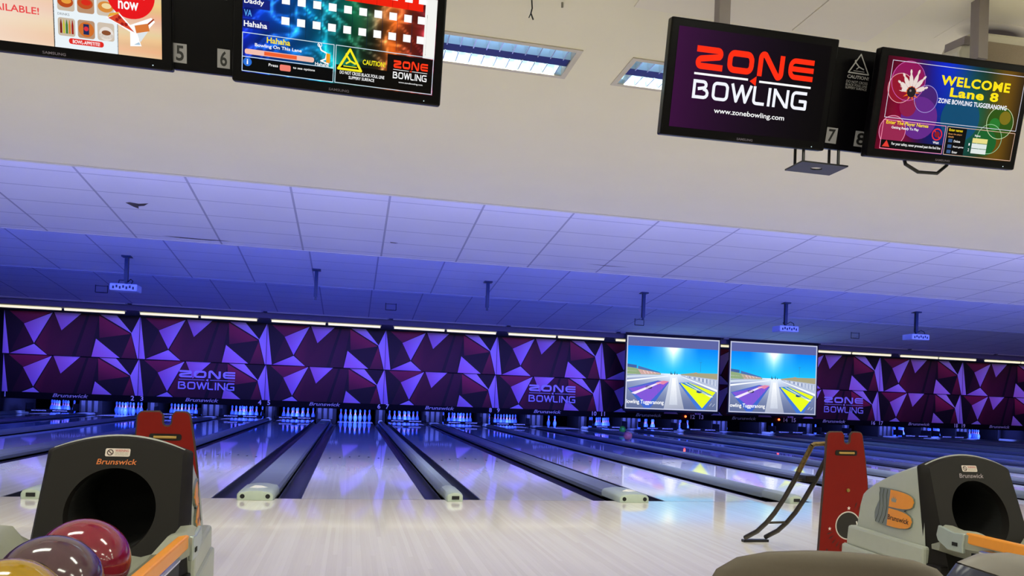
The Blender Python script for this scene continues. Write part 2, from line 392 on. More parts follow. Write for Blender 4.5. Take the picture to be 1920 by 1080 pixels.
# ================================================================= recessed lights in the plaster
M_refl = pm('mirror_louvre', '#c4e2f6', .25, .35, noise=.02); M_navy = pm('dark_spine', '#10206a', .35, .5); M_frame = pm('light_frame', '#c9c2b4', .6)
M_blade = pm('bright_blade', '#e9f1f5', .18, .75); M_tube = em('dim_tube', '#dff0ff', 2.4)
def troffer(x0, x1, label):
    t = thing('ceiling_light', label, 'ceiling light', ((x0+x1)/2, (HY0+HY1)/2, ZC), group='recessed louvre lights in the white ceiling')
    L = (x1-x0)/2; W = (HY1-HY0)/2
    f = MB()
    for a in ((-L-.03,-W-.03,L+.03,-W+.004),(-L-.03,W-.004,L+.03,W+.03),(-L-.03,-W+.004,-L+.004,W-.004),(L-.004,-W+.004,L+.03,W-.004)): f.box(a[0],a[1],-.006,a[2],a[3],.001)
    f.build('frame', M_frame, t)
    h = MB().box(-L, -W, .112, L, W, .118).box(-L,-W,0,-L+.003,W,.112).box(L-.003,-W,0,L,W,.112)
    h.build('housing', M_frame, t)
    for nm, s in (('reflector', -1), ('reflector', 1)):   # curved mirror trough each side of the spine
        prof = [(s*(W-.002), .0)] + [(s*(W*.63 + W*.36*math.cos(a*PI/8)), .10*math.sin(a*PI/8)) for a in range(1, 8)] + [(s*W*.27, .0)]
        q = MB(); q.loft([[(x, y, z+.004) for y, z in prof] for x in (-L+.004, L-.004)], caps=False, closed=False); q.build(nm, M_refl, t, smooth=50)
        MB().cyl((-L+.02, s*W*.63, .07), (L-.02, s*W*.63, .07), .013).build('tube', M_tube, t)
    MB().add([(-L,-W*.27,.006),(L,-W*.27,.006),(L,W*.27,.006),(-L,W*.27,.006),(-L,0,.085),(L,0,.085)], [(0,3,2,1),(0,1,5,4),(2,3,4,5)]).build('spine', M_navy, t)
    n = 15
    for s in (-1, 1):
        bl = MB()
        for i in range(n):
            x = -L+.05+(2*L-.1)*i/(n-1)
            ya, yb = s*W*.2, s*W*.97
            bl.add([(x-.011,ya,.05),(x+.011,ya,.05),(x+.003,ya,.0),(x-.003,ya,.0),(x-.011,yb,.03),(x+.011,yb,.03),(x+.003,yb,.0),(x-.003,yb,.0)],
                   [(0,1,2,3),(4,7,6,5),(0,4,5,1),(3,2,6,7),(0,3,7,4),(1,5,6,2)])
        bl.build('louvre_blades', M_blade, t)
troffer(*holes[0], 'recessed louvre ceiling light emerging from behind the score sheet monitor')
troffer(*holes[1], 'recessed louvre ceiling light half hidden behind the monitor with the red and white logo')

# ================================================================= lanes, gutters, divisions
M_gut = pm('gutter_plastic', '#25262f', .33, noise=.15, scale=6); M_rail = pm('rail_capping', '#7f8881', .4, noise=.1, scale=3); M_cap = pm('capping', '#666c70', .38, noise=.12, scale=3)
M_dark = pm('black_plastic', '#0e0e12', .4); M_end = pm('end_cap_plastic', '#a2ac9e', .35, noise=.08); M_hole = pm('black_hole', '#040404', .8)
M_mark = pm('lane_marking', '#2a2530', .4)
YP = 19.45
def gutter(w, ya, yb, s):
    """half round channel of width w rising to the lane edge at +s side"""
    prof = [(-w/2, -.006), (-w/2, -.03)] + [(w/2*.86*math.cos(PI+PI*i/8), -.03-.075*math.sin(PI*i/8)) for i in range(0, 9)] + [(w/2, -.03), (w/2, -.006), (w/2, -.13), (-w/2, -.13)]
    return prof
ORD = lambda n: 'lane numbered %d' % n
for n in range(1, 21):
    X = lane_x(n)
    t = thing('bowling_lane', 'glossy maple bowling lane ending at the pins under the number %d' % n, 'bowling lane', (X, 0, 0), group='bowling lanes')
    lb = MB().box(-LW/2, .012, -.06, LW/2, YP, 0); lb.cm = 1
    for i in range(7):
        x = (i-3)*.1345; y = 4.71 - abs(i-3)*.14
        lb.add([(x-.016, y-.10, .0006), (x+.016, y-.10, .0006), (x, y+.06, .0006)], [(0,1,2)])
    for x in (-.36,-.27,-.18,-.09,.09,.18,.27,.36):
        lb.add([(x+.009*math.cos(a*PI/4), 2.1+.02*math.sin(a*PI/4), .0006) for a in range(8)], [tuple(range(8))])
    lb.build('lane_surface', [M_lane, M_mark], t)
    inner, outer = (PW-.30)/2-.004, (NW-.145)/2-.004
    ws = (outer, inner) if n % 2 else (inner, outer)      # odd lanes have the wide division on the right
    for s, wd in ((-1, ws[0]), (1, ws[1])):
        g = MB(); pr = gutter(wd, 0, 0, s)
        cx = s*(LW/2 + wd/2)
        for i in range(len(pr)-5):
            pass
        ch = [p for p in pr[:-2]]
        g.loft([[(cx+x, y, z) for x, z in ch+[(wd/2-.0, -.15), (-wd/2, -.15)]] for y in (.02, 18.08)], caps=True)
        g.box(cx-s*wd/2-.012, .02, -.05, cx-s*wd/2+.012, 18.08, -.002)
        g.build('gutter', M_gut, t, smooth=40)
def divider(x, half, wide, label, group):
    t = thing('lane_divider', label, 'lane divider', (x, 0, 0), group=group)
    h = .055 if wide else .075
    pf = [(-half,-.15),(-half,h*.55),(-half+.018,h),(half-.018,h),(half,h*.55),(half,-.15)]
    if not wide: pf = [(-half,-.15),(-half,h*.35),(-half*.75,h*.8),(-half*.45,h),(half*.6,h),(half*.85,h*.6),(half,h*.2),(half,-.15)]
    q = MB(); q.loft([[(a, y, z) for a, z in pf] for y in (.40, 18.05)]); q.build('capping', M_cap if wide else M_rail, t, smooth=30)
    # pale moulded end cap at the foul line
    rings = []
    for y, sx, sz in ((-.125,.86,.62),(-.118,.95,.88),(-.09,1,1),(.2,1,1),(.40,1.0,.98)):
        zz = (.088 if wide else .085)*sz; a = half*sx
        rings.append([(-a,y,.001),(-a,y,zz*.55),(-a*.86,y,zz*.82),(-a*.3,y,zz),(a*.3,y,zz),(a*.86,y,zz*.82),(a,y,zz*.55),(a,y,.001)])
    e = MB(); e.loft(rings); ec = e.build('end_cap', M_end, t, smooth=45)
    if wide:
        for s in (-1, 1):
            MB().cyl((s*half*.68, -.127, .034), (s*half*.68, -.10, .034), .019, 18).build('socket', M_hole, ec)
        MB().add([(-.07,.04,.086),(.0,.0,.088),(.09,.06,.086),(.02,.14,.086),(-.02,.05,.106),(.03,.08,.10)],[(0,1,4),(1,2,5,4),(2,3,5),(3,0,4,5)]).build('clip', M_trim, ec)
    else:
        MB().box(-half*.4, -.131, .02, half*.5, -.11, .05).build('socket', M_hole, ec)
    if wide:
        for y in (14.6, 15.7):
            MB().tube([(-half*.7, y, .055), (-half*.4, y-.1, .075), (0, y-.14, .08), (half*.4, y-.1, .075), (half*.7, y, .055)], .010, 8).build('hoop', M_end, t)
for k in KS:
    a = 5+2*k
    divider(pair_x(k), .148, True, 'wide flat grey ball-track divider between lanes %d and %d' % (a, a+1), 'wide ball-track dividers')
    if k > -3: divider(SEAM0+k*PITCHX, .0725, False, 'narrow rail divider between lanes %d and %d' % (a+1, a+2), 'narrow rail dividers')
divider(SEAM0-3*PITCHX, .0725, False, 'narrow rail divider along the far left wall beside lane 1', 'narrow rail dividers')

# ================================================================= pin end
M_kick = pm('kickback_panel', '#1b1e24', .6, noise=.1); M_black = pm('pit_black', '#020203', 1.0, spec=0)
for k in KS:
    a = 5+2*k; x = pair_x(k)
    q = thing('pit_pillar', 'grey louvred pillar at the pin end between lanes %d and %d' % (a, a+1), 'pillar', (x, 18.12, 0), group='wide pillars between the pin decks')
    MB().box(-.30, 0, -.15, .30, 1.42, .65).build('pillar_body', pm('pillar_black', '#08080b', .8, spec=.2), q)
    for dx in (-.2, -.03, .14): MB().box(dx-.055, -.018, .06, dx+.055, 0, .60).build('panel', M_kick, q, bevel=.008)
    q = thing('pit_pillar', 'slim grey pillar at the pin end between lanes %d and %d' % (a+1, a+2), 'pillar', (SEAM0+k*PITCHX, 18.12, 0), group='slim pillars between the pin decks')
    MB().box(-.14, 0, -.15, .14, 1.42, .65).build('pillar_body', MATS['pillar_black'], q)
    MB().box(-.055, -.02, .02, .055, 0, .60).build('panel', M_kick, q, bevel=.008)
struct(MB().box(XL, 19.55, -.3, XR, 19.65, 1.0).build('trim_11', M_black))
struct(MB().box(XL, 17.4, .66, XR, 19.6, .70).build('trim_12', M_black))

# pins
PROF = [(0,.0258),(.019,.0356),(.057,.0495),(.0857,.0574),(.1143,.0607),(.149,.0579),(.184,.0471),(.219,.0326),(.238,.0249),(.254,.0229),(.276,.0236),(.298,.0259),(.321,.0295),(.343,.0323),(.368,.0241),(.378,.012),(.381,.001)]
pb = MB(); N = 18
fine = []
for i in range(len(PROF)-1):
    (z0, r0_), (z1, r1_) = PROF[i], PROF[i+1]
    for q in range(2): fine.append((r0_+(r1_-r0_)*q/2, z0+(z1-z0)*q/2))
fine.append((.001, .381))
prev = None
rings = [[(r*math.cos(2*PI*j/N), r*math.sin(2*PI*j/N), z) for j in range(N)] for r, z in fine]
for i in range(len(rings)-1):
    zc = (fine[i][1]+fine[i+1][1])/2
    pb.cm = 1 if (.222 < zc < .246 or .258 < zc < .288) else 0
    pb.loft([rings[i], rings[i+1]], caps=False)
pb.cm = 0; pb.add(rings[0], [tuple(range(N))[::-1]])
M_pin = pm('pin_body_glow', '#74aaff', .3, noise=.01); M_stripe = pm('pin_stripe_glow', '#ffb4d4', .4, noise=.01)  # blue and pink ultraviolet glow painted into the base colours of white pins
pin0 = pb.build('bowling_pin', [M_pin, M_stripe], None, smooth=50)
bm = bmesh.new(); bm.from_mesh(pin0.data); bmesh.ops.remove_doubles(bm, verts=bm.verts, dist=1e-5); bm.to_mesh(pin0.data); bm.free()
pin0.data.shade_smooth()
NW_ = 'zero one two three four five six seven eight nine ten eleven twelve thirteen fourteen fifteen sixteen seventeen eighteen nineteen twenty'.split()
RACK = [(0,18.29,'head pin of the rack'),(-.1524,18.554,'left pin of the second row'),(.1524,18.554,'right pin of the second row'),
        (-.3048,18.818,'left pin of the third row'),(0,18.818,'middle pin of the third row'),(.3048,18.818,'right pin of the third row'),
        (-.4572,19.082,'leftmost pin of the back row'),(-.1524,19.082,'second pin from the left in the back row'),(.1524,19.082,'third pin from the left in the back row'),(.4572,19.082,'rightmost pin of the back row')]
STAND = {n: range(10) for n in range(1, 21)}
STAND[1] = [0,1,2,3,4,6,7,8,9]; STAND[10] = [4, 7]; STAND[12] = [0,1,2,3,4,6,7]; STAND[13] = [3, 6, 4, 7]; STAND[14] = [3, 6, 7]; STAND[15] = [1, 3, 6]; STAND[16] = [3, 4, 6]; STAND[17] = [3, 6]
used = False
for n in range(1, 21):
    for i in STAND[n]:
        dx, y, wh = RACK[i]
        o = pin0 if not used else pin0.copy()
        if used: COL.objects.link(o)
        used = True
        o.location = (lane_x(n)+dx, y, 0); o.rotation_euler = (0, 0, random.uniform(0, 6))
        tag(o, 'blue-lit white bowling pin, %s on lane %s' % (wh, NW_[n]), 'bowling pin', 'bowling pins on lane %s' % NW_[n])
# sweep bars
M_bar = pm('sweep_bar', '#030305', .7, spec=.05); M_ltr = attr_mat('printed', 0, .5)
first = None
for n in range(1, 21):
    if n in (2, 6, 10, 14, 17, 20): continue
    lb = 'black sweep bar with white lettering lowered in front of the pins of lane %d' % n
    if first is None:
        first = thing('sweep_bar', lb, 'sweep bar', (lane_x(n), 17.55, 0), group='lowered sweep bars')
        MB().box(-.62, 0, .045, .62, .03, .135).build('bar', M_bar, first, bevel=.008)
        for s in (-1, 1): MB().box(s*.60-.012, .0, .10, s*.60+.012, .5, .30).build('arm', M_bar, first)
        p = Paint(); p.text('BRUNSWICK', -.46, .080, -.08, .108, '#a4a4aa', .01).text('BRUNSWICK', .08, .080, .46, .108, '#a4a4aa', .01)
        p.build('lettering', M_ltr, first, lambda x, z, l: (x, -.003-l, z))
    else: dup(first, (lane_x(n), 17.55, 0), lb)

# masks: printed panels over the pin decks
TRI = [('A', [(.349,.01),(.146,.30),(.224,.74)], ['#dcc0f2','#b878c0','#b890e0']),
       ('B', [(.36,0),(.558,0),(.4186,.415)], ['#c486bc','#d2b4f0','#b682cc']),
       ('C', [(.2245,.76),(.052,1),(.322,1)], ['#cdb4f0','#a468b8','#c8acee']),
       ('D', [(.70,0),(.824,0),(.944,.41)], ['#c896c8','#dcc2f0','#d2bcf4']),
       ('E', [(.675,.57),(.647,1),(.858,1)], ['#c8a4e2','#c888c8','#ccaae6']),
       ('K1', [(0,0),(.049,1),(0,1)], ['#d4baee','#c8aaea','#b890d4']),
       ('K2', [(1,0),(1,1),(.992,1),(.937,.41)], ['#d4baee','#c8aaea','#c8aaea','#d0b8f0'])]
RED = [([(.04,.02),(.345,.0),(.146,.29)], ['#8a1a3c','#9a2444','#6a1436']),
       ([(.235,.74),(.355,.02),(.42,.42),(.56,.02),(.60,.02),(.50,1),(.325,1)], ['#701630','#4c0e22','#440c1e','#480e22','#420c20','#3c0c22','#501026']),
       ([(.62,.02),(.69,.02),(.66,.55),(.64,1),(.53,1)], ['#481024','#420e26','#340a1e','#30081c','#3c0e26']),
       ([(.69,.02),(.93,.42),(.70,.55)], ['#a82848','#94203e','#500e26']),
       ([(.935,.45),(.985,1),(.87,1)], ['#92203c','#4a0e22','#541026']),
       ([(.147,.32),(.215,.74),(.06,.95)], ['#340a1c','#400e22','#2a0818'])]
def clip_v(poly, cols, vmax):
    out = []; oc = []; n = len(poly)
    for i in range(n):
        (u0_, v0), (u1, v1) = poly[i], poly[(i+1) % n]
        if v0 <= vmax: out.append(poly[i]); oc.append(cols[i])
        if (v0-vmax)*(v1-vmax) < 0:
            f = (vmax-v0)/(v1-v0); out.append((u0_+f*(u1-u0_), vmax)); oc.append(cols[i] if f < .5 else cols[(i+1) % n])
    return out, oc
M_print = attr_mat('mask_print', 0, .55, .3)
M_fas = pm('fascia_black', '#050509', .6, spec=.15)
def mask_panel(p, vmax):
    W = PITCHX; H = 1.16
    p.rect(.006, -vmax*H, W-.006, 0, '#12060e').up()
    for poly, cs in RED + [(t[1], t[2]) for t in TRI]:
        q, c = clip_v(poly, cs, vmax)
        if len(q) > 2: p.poly([(min(max(u*W, .007), W-.007), -v*H) for u, v in q], c)
        if poly is RED[-1][0]: p.up()
for k in KS:
    a = 5+2*k; x0 = SEAM0+(k-1)*PITCHX
    t = thing('mask_unit', 'purple facet-printed mask panel above lanes %d and %d' % (a, a+1), 'mask panel', (x0, 16.3, .44), group='printed mask panels above the pins')
    W = PITCHX
    MB().box(.004, .02, 1.195, W-.004, .06, 2.37).build('upper_panel', M_fas, t)
    p = Paint(.001); mask_panel(p, 1.0)
    p.build('upper_print', M_print, t, lambda x, z, l: (x, .019-l, z+2.36))
    MB().box(.004, .10, .18, W-.004, .14, 1.195).build('lower_panel', M_fas, t)
    p = Paint(.001); mask_panel(p, .875)
    p.build('lower_print', M_print, t, lambda x, z, l: (x, .099-l, z+1.19))
    MB().box(0, .08, 0, W, .15, .178).build('fascia', M_fas, t)
    fn = lambda x, z, l: (x, .079-l, z-.006)
    p = Paint(); p.text('Brunswick', W/2-.44, .070, W/2+.44, .170, '#d2d2da', .016, .28).build('lettering', M_ltr, t, fn)
    p = Paint(); p.textp(str(a), .08, .045, .135, '#ffffff', -1, .02).build('lane_number', M_ltr, t, fn)
    p = Paint(); p.textp(str(a+1), W-.08, .045, .135, '#ffffff', 1, .02).build('lane_number', M_ltr, t, fn)
    if k in (-1, 2, 5):
        q = Paint(.002); cx = {-1: 1.79, 2: 1.81, 5: 2.02}[k]
        q.word(ZW, cx-.74, .86, cx+.74, 1.06, '#c9c8ff').rect(cx-.74, .795, cx-.07, .812, '#b9b8ec').rect(cx+.08, .795, cx+.74, .812, '#b9b8ec')
        q.poly([(cx-.035,.80),(cx+.03,.765),(cx+.03,.845)], '#c9c8ff').word(BW, cx-.755, .53, cx+.735, .74, '#c9c8ff')
        q.build('logo', M_ltr, t, lambda x, z, l: (x, .094-l, z-.12))
# red standby lamps
for k, dx in ((3, -.62), (4, -.62)):
    a = 5+2*k; X = SEAM0+k*PITCHX+dx*.68
    o = tag(MB().sphere((0,0,0), .035, 16, 10).build('indicator_lamp', em('red_lamp', '#ff4a20', 9), None, smooth=60), 'small glowing red lamp left of the number %d' % (a+1), 'lamp', 'red lamps beside the lane numbers'); o.location = (X, 16.344, .55)
# strip lights above the masks
M_strip = em('strip_tube', '#f6eec4', 1.0)
i = 0
WORD = ('left', 'right')
for k in KS:
    for s in (0, 1):
        a = 5+2*k
        t = thing('strip_light', 'fluorescent strip light along the mask top, above lane %d' % (a+s), 'strip light', (SEAM0+(k-1)*PITCHX+.16+s*1.52, 15.55, 2.84), group='strip lights above the masks')
        MB().box(0, -.02, .01, 1.50, .06, .05).build('batten', M_trim, t)
        MB().cyl((.03, -.01, -.012), (1.47, -.01, -.012), .034, 12).build('tube', M_strip, t)
        i += 1
# roller screen cases along the bulkhead and the two lowered screens
M_case = pm('case_white', '#c9c6b8', .3, noise=.03); M_clip = pm('case_clip', '#3a3b44', .5)
for k in KS:
    a = 5+2*k; x0 = SEAM0+(k-1)*PITCHX
    t = thing('screen_case', 'long white roller screen case above lanes %d and %d' % (a, a+1), 'screen case', (x0, 14.98, 3.05), group='roller screen cases along the bulkhead')
    MB().cyl((.13, 0, 0), (PITCHX-.03, 0, 0), .062, 16).build('case', M_case, t, smooth=40)
    MB().box(.02, -.05, -.05, .12, .10, .075).build('bracket', M_clip, t, bevel=.01)
    MB().box(.13, -.012, .06, PITCHX-.03, .1, .085).build('rail', M_clip, t)
def track_picture(p, W, H, caption, shift):
    ph = H*.865
    def sky(u, v):
        d = abs(u-.5); g = max(0, 1-d/.28)*max(0, v)**1.6; core = max(0, 1-d/.12)*v**1.2
        b = (.02+.10*(1-v), .50+.27*(1-v)*.9, .93)
        return (b[0]+.55*g+.7*core, b[1]+.35*g+.35*core, b[2]+.1*g+.1*core)
    hz = .50*H
    p.grid(0, hz, W, ph, 40, 16, sky)
    p.rect(0, ph, W, H, '#59609a')
    def ground(u, v):
        c = max(0, 1-abs(u-.5)/.5)*(v**2)*.35
        return (.36+.2*v+c, .41+.2*v+c, .56+.2*v+c*.7)
    p.grid(0, 0, W, hz, 24, 12, ground); p.up()
    P = lambda u, v: (u*W, (1-v)*H)
    p.poly([P(.37,.50), P(0,.42), P(0,.53), P(.37,.52)], '#8aa07a')
    p.poly([P(0,.385), P(.11,.40), P(.11,.44), P(0,.43)], '#3f5f9a').poly([P(.125,.41), P(.36,.485), P(.36,.495), P(.125,.45)], '#4a6aa6')
    for i in range(5): p.poly([P(0,.455+i*.022), P(.10,.46+i*.021), P(.12,.466+i*.02), P(0,.462+i*.022)], '#e8f0e0' if i % 2 else '#7fc25a')
    p.poly([P(.12,.455), P(.36,.497), P(.36,.51), P(.16,.525)], '#d8a0a8')
    for i in range(5): p.line([P(.14+.04*i,.462+i*.006), P(.17+.035*i,.518-i*.003)], .012, '#f0d8dc')
    p.poly([P(0,.55), P(.40,.515), P(.40,.525), P(0,.585)], '#c4cfe0').poly([P(0,.61), P(.45,.53), P(.45,.537), P(0,.635)], '#eef2f6')
    p.poly([P(.58,.50), P(.72,.475), P(1,.47), P(1,.555), P(.6,.515)], '#a09a78').poly([P(.70,.485), P(.75,.465), P(.80,.485)], '#c08a68')
    p.poly([P(.58,.505), P(1,.555), P(1,.70), P(.6,.53)], '#aeb9d2')
    for i in range(16):
        u = .64+.36*(i/16)**.8; s = (u-.6)/.4
        p.poly([P(u,.515+.055*s), P(u+.012,.517+.056*s), P(u+.012,.522+.145*s), P(u,.52+.13*s)], '#5f6f9c' if i % 2 else '#e6eaf4')
    p.poly([P(.6,.53), P(1,.70), P(1,.735), P(.6,.538)], '#e9eef6')
    p.line([P(.80,.32), P(.80,.46)], .008, '#2f6fa8').line([P(.785,.325), P(.815,.325)], .008, '#2f6fa8')
    p.up()
    for u, h in ((.478,.05),(.49,.03),(.52,.055),(.545,.03)): p.poly([P(u-.006,.51), P(u+.006,.51), P(u,.51-h)], '#2c3350')
    p.poly([P(.475,.535), P(.545,.535), P(.635,1), P(.41,1)], ['#dfe6f0','#dfe6f0','#9aa0b4','#a6acc0'])
    p.poly([P(.495,.56), P(.53,.56), P(.56,.93), P(.47,.93)], ['#ffffff','#ffffff','#c8d0e0','#c8d0e0'])
    p.poly([P(.02,.72), P(.34,.60), P(.46,.62), P(.30,.93), P(.26,.985), P(.20,.985)], '#3d62c4')
    p.poly([P(.03,.725), P(.36,.605), P(.455,.62), P(.24,.93)], '#8a4fd0').up()
    p.poly([P(.06,.785), P(.33,.635), P(.38,.628), P(.10,.802)], '#e8dcf0').poly([P(.32,.63), P(.40,.60), P(.46,.605), P(.40,.655)], '#d880a0')
    p.circle(.245*W, H*(1-.70), .11, '#2c2a50', rz=.045).rect(.32*W, H*(1-.655), .355*W, H*(1-.635), '#d83050')
    p.poly([P(.565,.62), P(.68,.61), P(.98,.735), P(.86,.985), P(.78,.985)], '#3f72cc').up()
    p.poly([P(.585,.625), P(.68,.615), P(.975,.735), P(.83,.965)], '#dff016').up()
    p.poly([P(.585,.617), P(.665,.611), P(.945,.785), P(.86,.772)], '#2f80c8').poly([P(.63,.62), P(.65,.62), P(.95,.80), P(.92,.81)], '#e8f4c0')
    p.circle(.795*W, H*(1-.735), .10, '#23407c', rz=.04)
    p.line([P(.91,.93), P(.935,.89)], .012, '#c8d0e0').line([P(.945,.935), P(.97,.895)], .012, '#c8d0e0')
    p.text(caption, .04, H*.055, .41*W-shift, H*.125, '#ffffff', .01)
    p.frame(-.005, -.005, W+.005, H+.005, .035, '#b9bed8')
M_pic = attr_mat('projected_picture', 1.15, .6, .1)
for X, lbl, cap, k, sh in ((7.80, 'lowered projection screen showing a race track, left of the two', 'lowling Tuggeranong', 3, 0), (11.165, 'lowered projection screen showing a race track, right of the two', 'owling Tuggeranong', 4, 0)):
    t = thing('projection_screen', lbl, 'projection screen', (X, 14.90, .76), group='lowered projection screens')
    W, H = 2.985, 2.175
    bd = MB().box(-.05, 0, -.05, W+.05, .012, H+.09); bd.build('screen_cloth', pm('screen_border', '#08080c', .7), t)
    MB().cyl((-.06, .006, -.055), (W+.06, .006, -.055), .02, 10).build('bottom_bar', M_dark, t)
    p = Paint(.001); track_picture(p, W, H, cap, sh); p.build('picture', M_pic, t, lambda x, z, l: (x, -.003-l, z))
# projector poles and projectors
M_pole = pm('pole_grey', '#34343a', .45, .4); M_proj = pm('projector_white', '#c8cad8', .45)
NAMES = {-1: 'above lanes 3 and 4', 0: 'above lanes 5 and 6', 1: 'above lanes 7 and 8', 2: 'above lanes 9 and 10', 3: 'above lanes 11 and 12', 4: 'above lanes 13 and 14'}
for k in range(-1, 5):
    x = pair_x(k); zc = 3.56-SL*(8.5-5.68)
    full = k in (-1, 3, 4)
    t = thing('projector' if full else 'projector_pole', ('white ceiling projector on a grey pole ' if full else 'empty grey projector pole hanging ') + NAMES[k], 'projector' if full else 'pole', (x, 8.5, zc), group='ceiling projectors on poles' if full else 'empty projector poles')
    ln = .46 if full else .52
    MB().box(-.08, -.08, -.02, .08, .08, .012).build('ceiling_plate', M_pole, t)
    MB().box(-.032, -.032, -ln, .032, .032, -.02).build('pole', M_pole, t)
    MB().box(-.02, -.02, -ln-.06, .02, .02, -ln).build('inner_pole', M_dark, t)
    if full:
        z = -ln-.06
        b = MB().box(-.23, -.17, z-.13, .23, .17, z); bo = b.build('projector_body', M_proj, t, bevel=.02)
        MB().cyl((.09, .16, z-.065), (.09, .20, z-.065), .045, 18).build('lens', M_dark, bo)
        q = MB()
        for i in range(7): q.box(-.18+i*.055, -.173, z-.10+.02*(i % 2), -.15+i*.055, -.169, z-.05+.02*(i % 2))
        q.build('sockets', M_dark, bo)
        MB().tube([(.03, 0, z+.05), (.09, -.05, z+.10), (.14, -.1, z+.06), (.12, -.15, z-.02)], .008, 8).build('cable', M_dark, t)
        MB().tube([(-.02, 0, z+.08), (-.1, -.06, z+.07), (-.09, -.12, z+.0)], .007, 8).build('cable', M_dark, t)
for k in (-2, 0, 2, 4):
    zc = 3.56-SL*(13-9.84)
    t = MB()
    t.tube([(-.13,0,.02),(-.13,0,-.17),(-.13,0,-.175),(.13,0,-.175),(.13,0,-.17),(.13,0,.02)], .009, 8).tube([(-.13,0,-.02),(.13,0,-.02)], .006, 8)
    o = tag(t.build('wire_bracket', M_dark, None), 'thin black square wire bracket under the far ceiling above lanes %d and %d' % (6+2*k, 7+2*k), 'bracket', 'wire brackets under the far ceiling'); o.location = (SEAM0+k*PITCHX-.04+(.0 if k else 0), 13, zc)

# ================================================================= hanging monitors
M_bez = pm('bezel_black', '#050407', .3, spec=.12, noise=.02); M_scr = attr_mat('monitor_picture', 1.0, .5, .05)
def monitor(loc, tilt, roll, label, paint, scale=1.0, W=.93, H=.556):
    t = thing('monitor', label, 'monitor', loc, (math.radians(tilt), math.radians(roll), 0), 'hanging monitors')
    t.scale = (scale*NEAR,)*3; t.location = CAM+(Vector(loc)-CAM)*NEAR
    b = MB().box(-W/2, .0, 0, W/2, .055, H).box(-W/2+.08, .055, .06, W/2-.08, .085, H-.06); b.build('housing', M_bez, t, bevel=.008)
    p = Paint(.0006); paint(p); p.build('screen', M_scr, t, lambda x, z, l: (x, -.0012-l, z))
    q = Paint(); q.text('SAMSUNG', -.046, .009, .044, .020, '#6c6474', .012); q.build('badge', M_ltr, t, lambda x, z, l: (x, -.0012-l, z))
    MB().box(.385, -.002, .012, .389, .0, .016).build('power_light', em('power_led', '#b8d0e0', .8), t)
    return t
NEAR = .945
X0, X1, Z0, Z1 = -.424, .424, .042, .516
def zone_logo(p, x0, x1, zb, zt, red, white):
    """two-line logo filling the box"""
    h = zt-zb; w_ = x1-x0
    p.word(ZW, x0+w_*.01, zb+h*.58, x1, zt, red)
    p.rect(x0, zb+h*.465, x0+w_*.45, zb+h*.49, white).rect(x0+w_*.545, zb+h*.465, x1-w_*.01, zb+h*.49, white)
    p.poly([(x0+w_*.475,zb+h*.47),(x0+w_*.53,zb+h*.43),(x0+w_*.53,zb+h*.53)], red)
    p.word(BW, x0, zb, x1-w_*.025, zb+h*.36, white)
def scr_logo(p):
    p.grid(X0, Z0, X1, Z1, 24, 12, lambda u, v: (.19*(1-u)**1.6+.03, .02+.02*(1-u), .20*(1-u)**1.4+.03)); p.up()
    p.word(ZW, -.317, .328, .333, .437, '#ff2d10')
    p.rect(-.323,.299,-.028,.309,'#ffffff').rect(.035,.296,.329,.306,'#ffffff').poly([(-.018,.298),(.018,.278),(.018,.325)],'#ff2d10')
    p.word(BW, -.322, .186, .312, .276, '#f4f6ff')
    p.text('www.zonebowling.com', -.198, .118, .197, .15, '#ffffff', .012)
def blob(u, v, cx, cy, r): return max(0, 1-((u-cx)**2+(v-cy)**2)/(r*r))
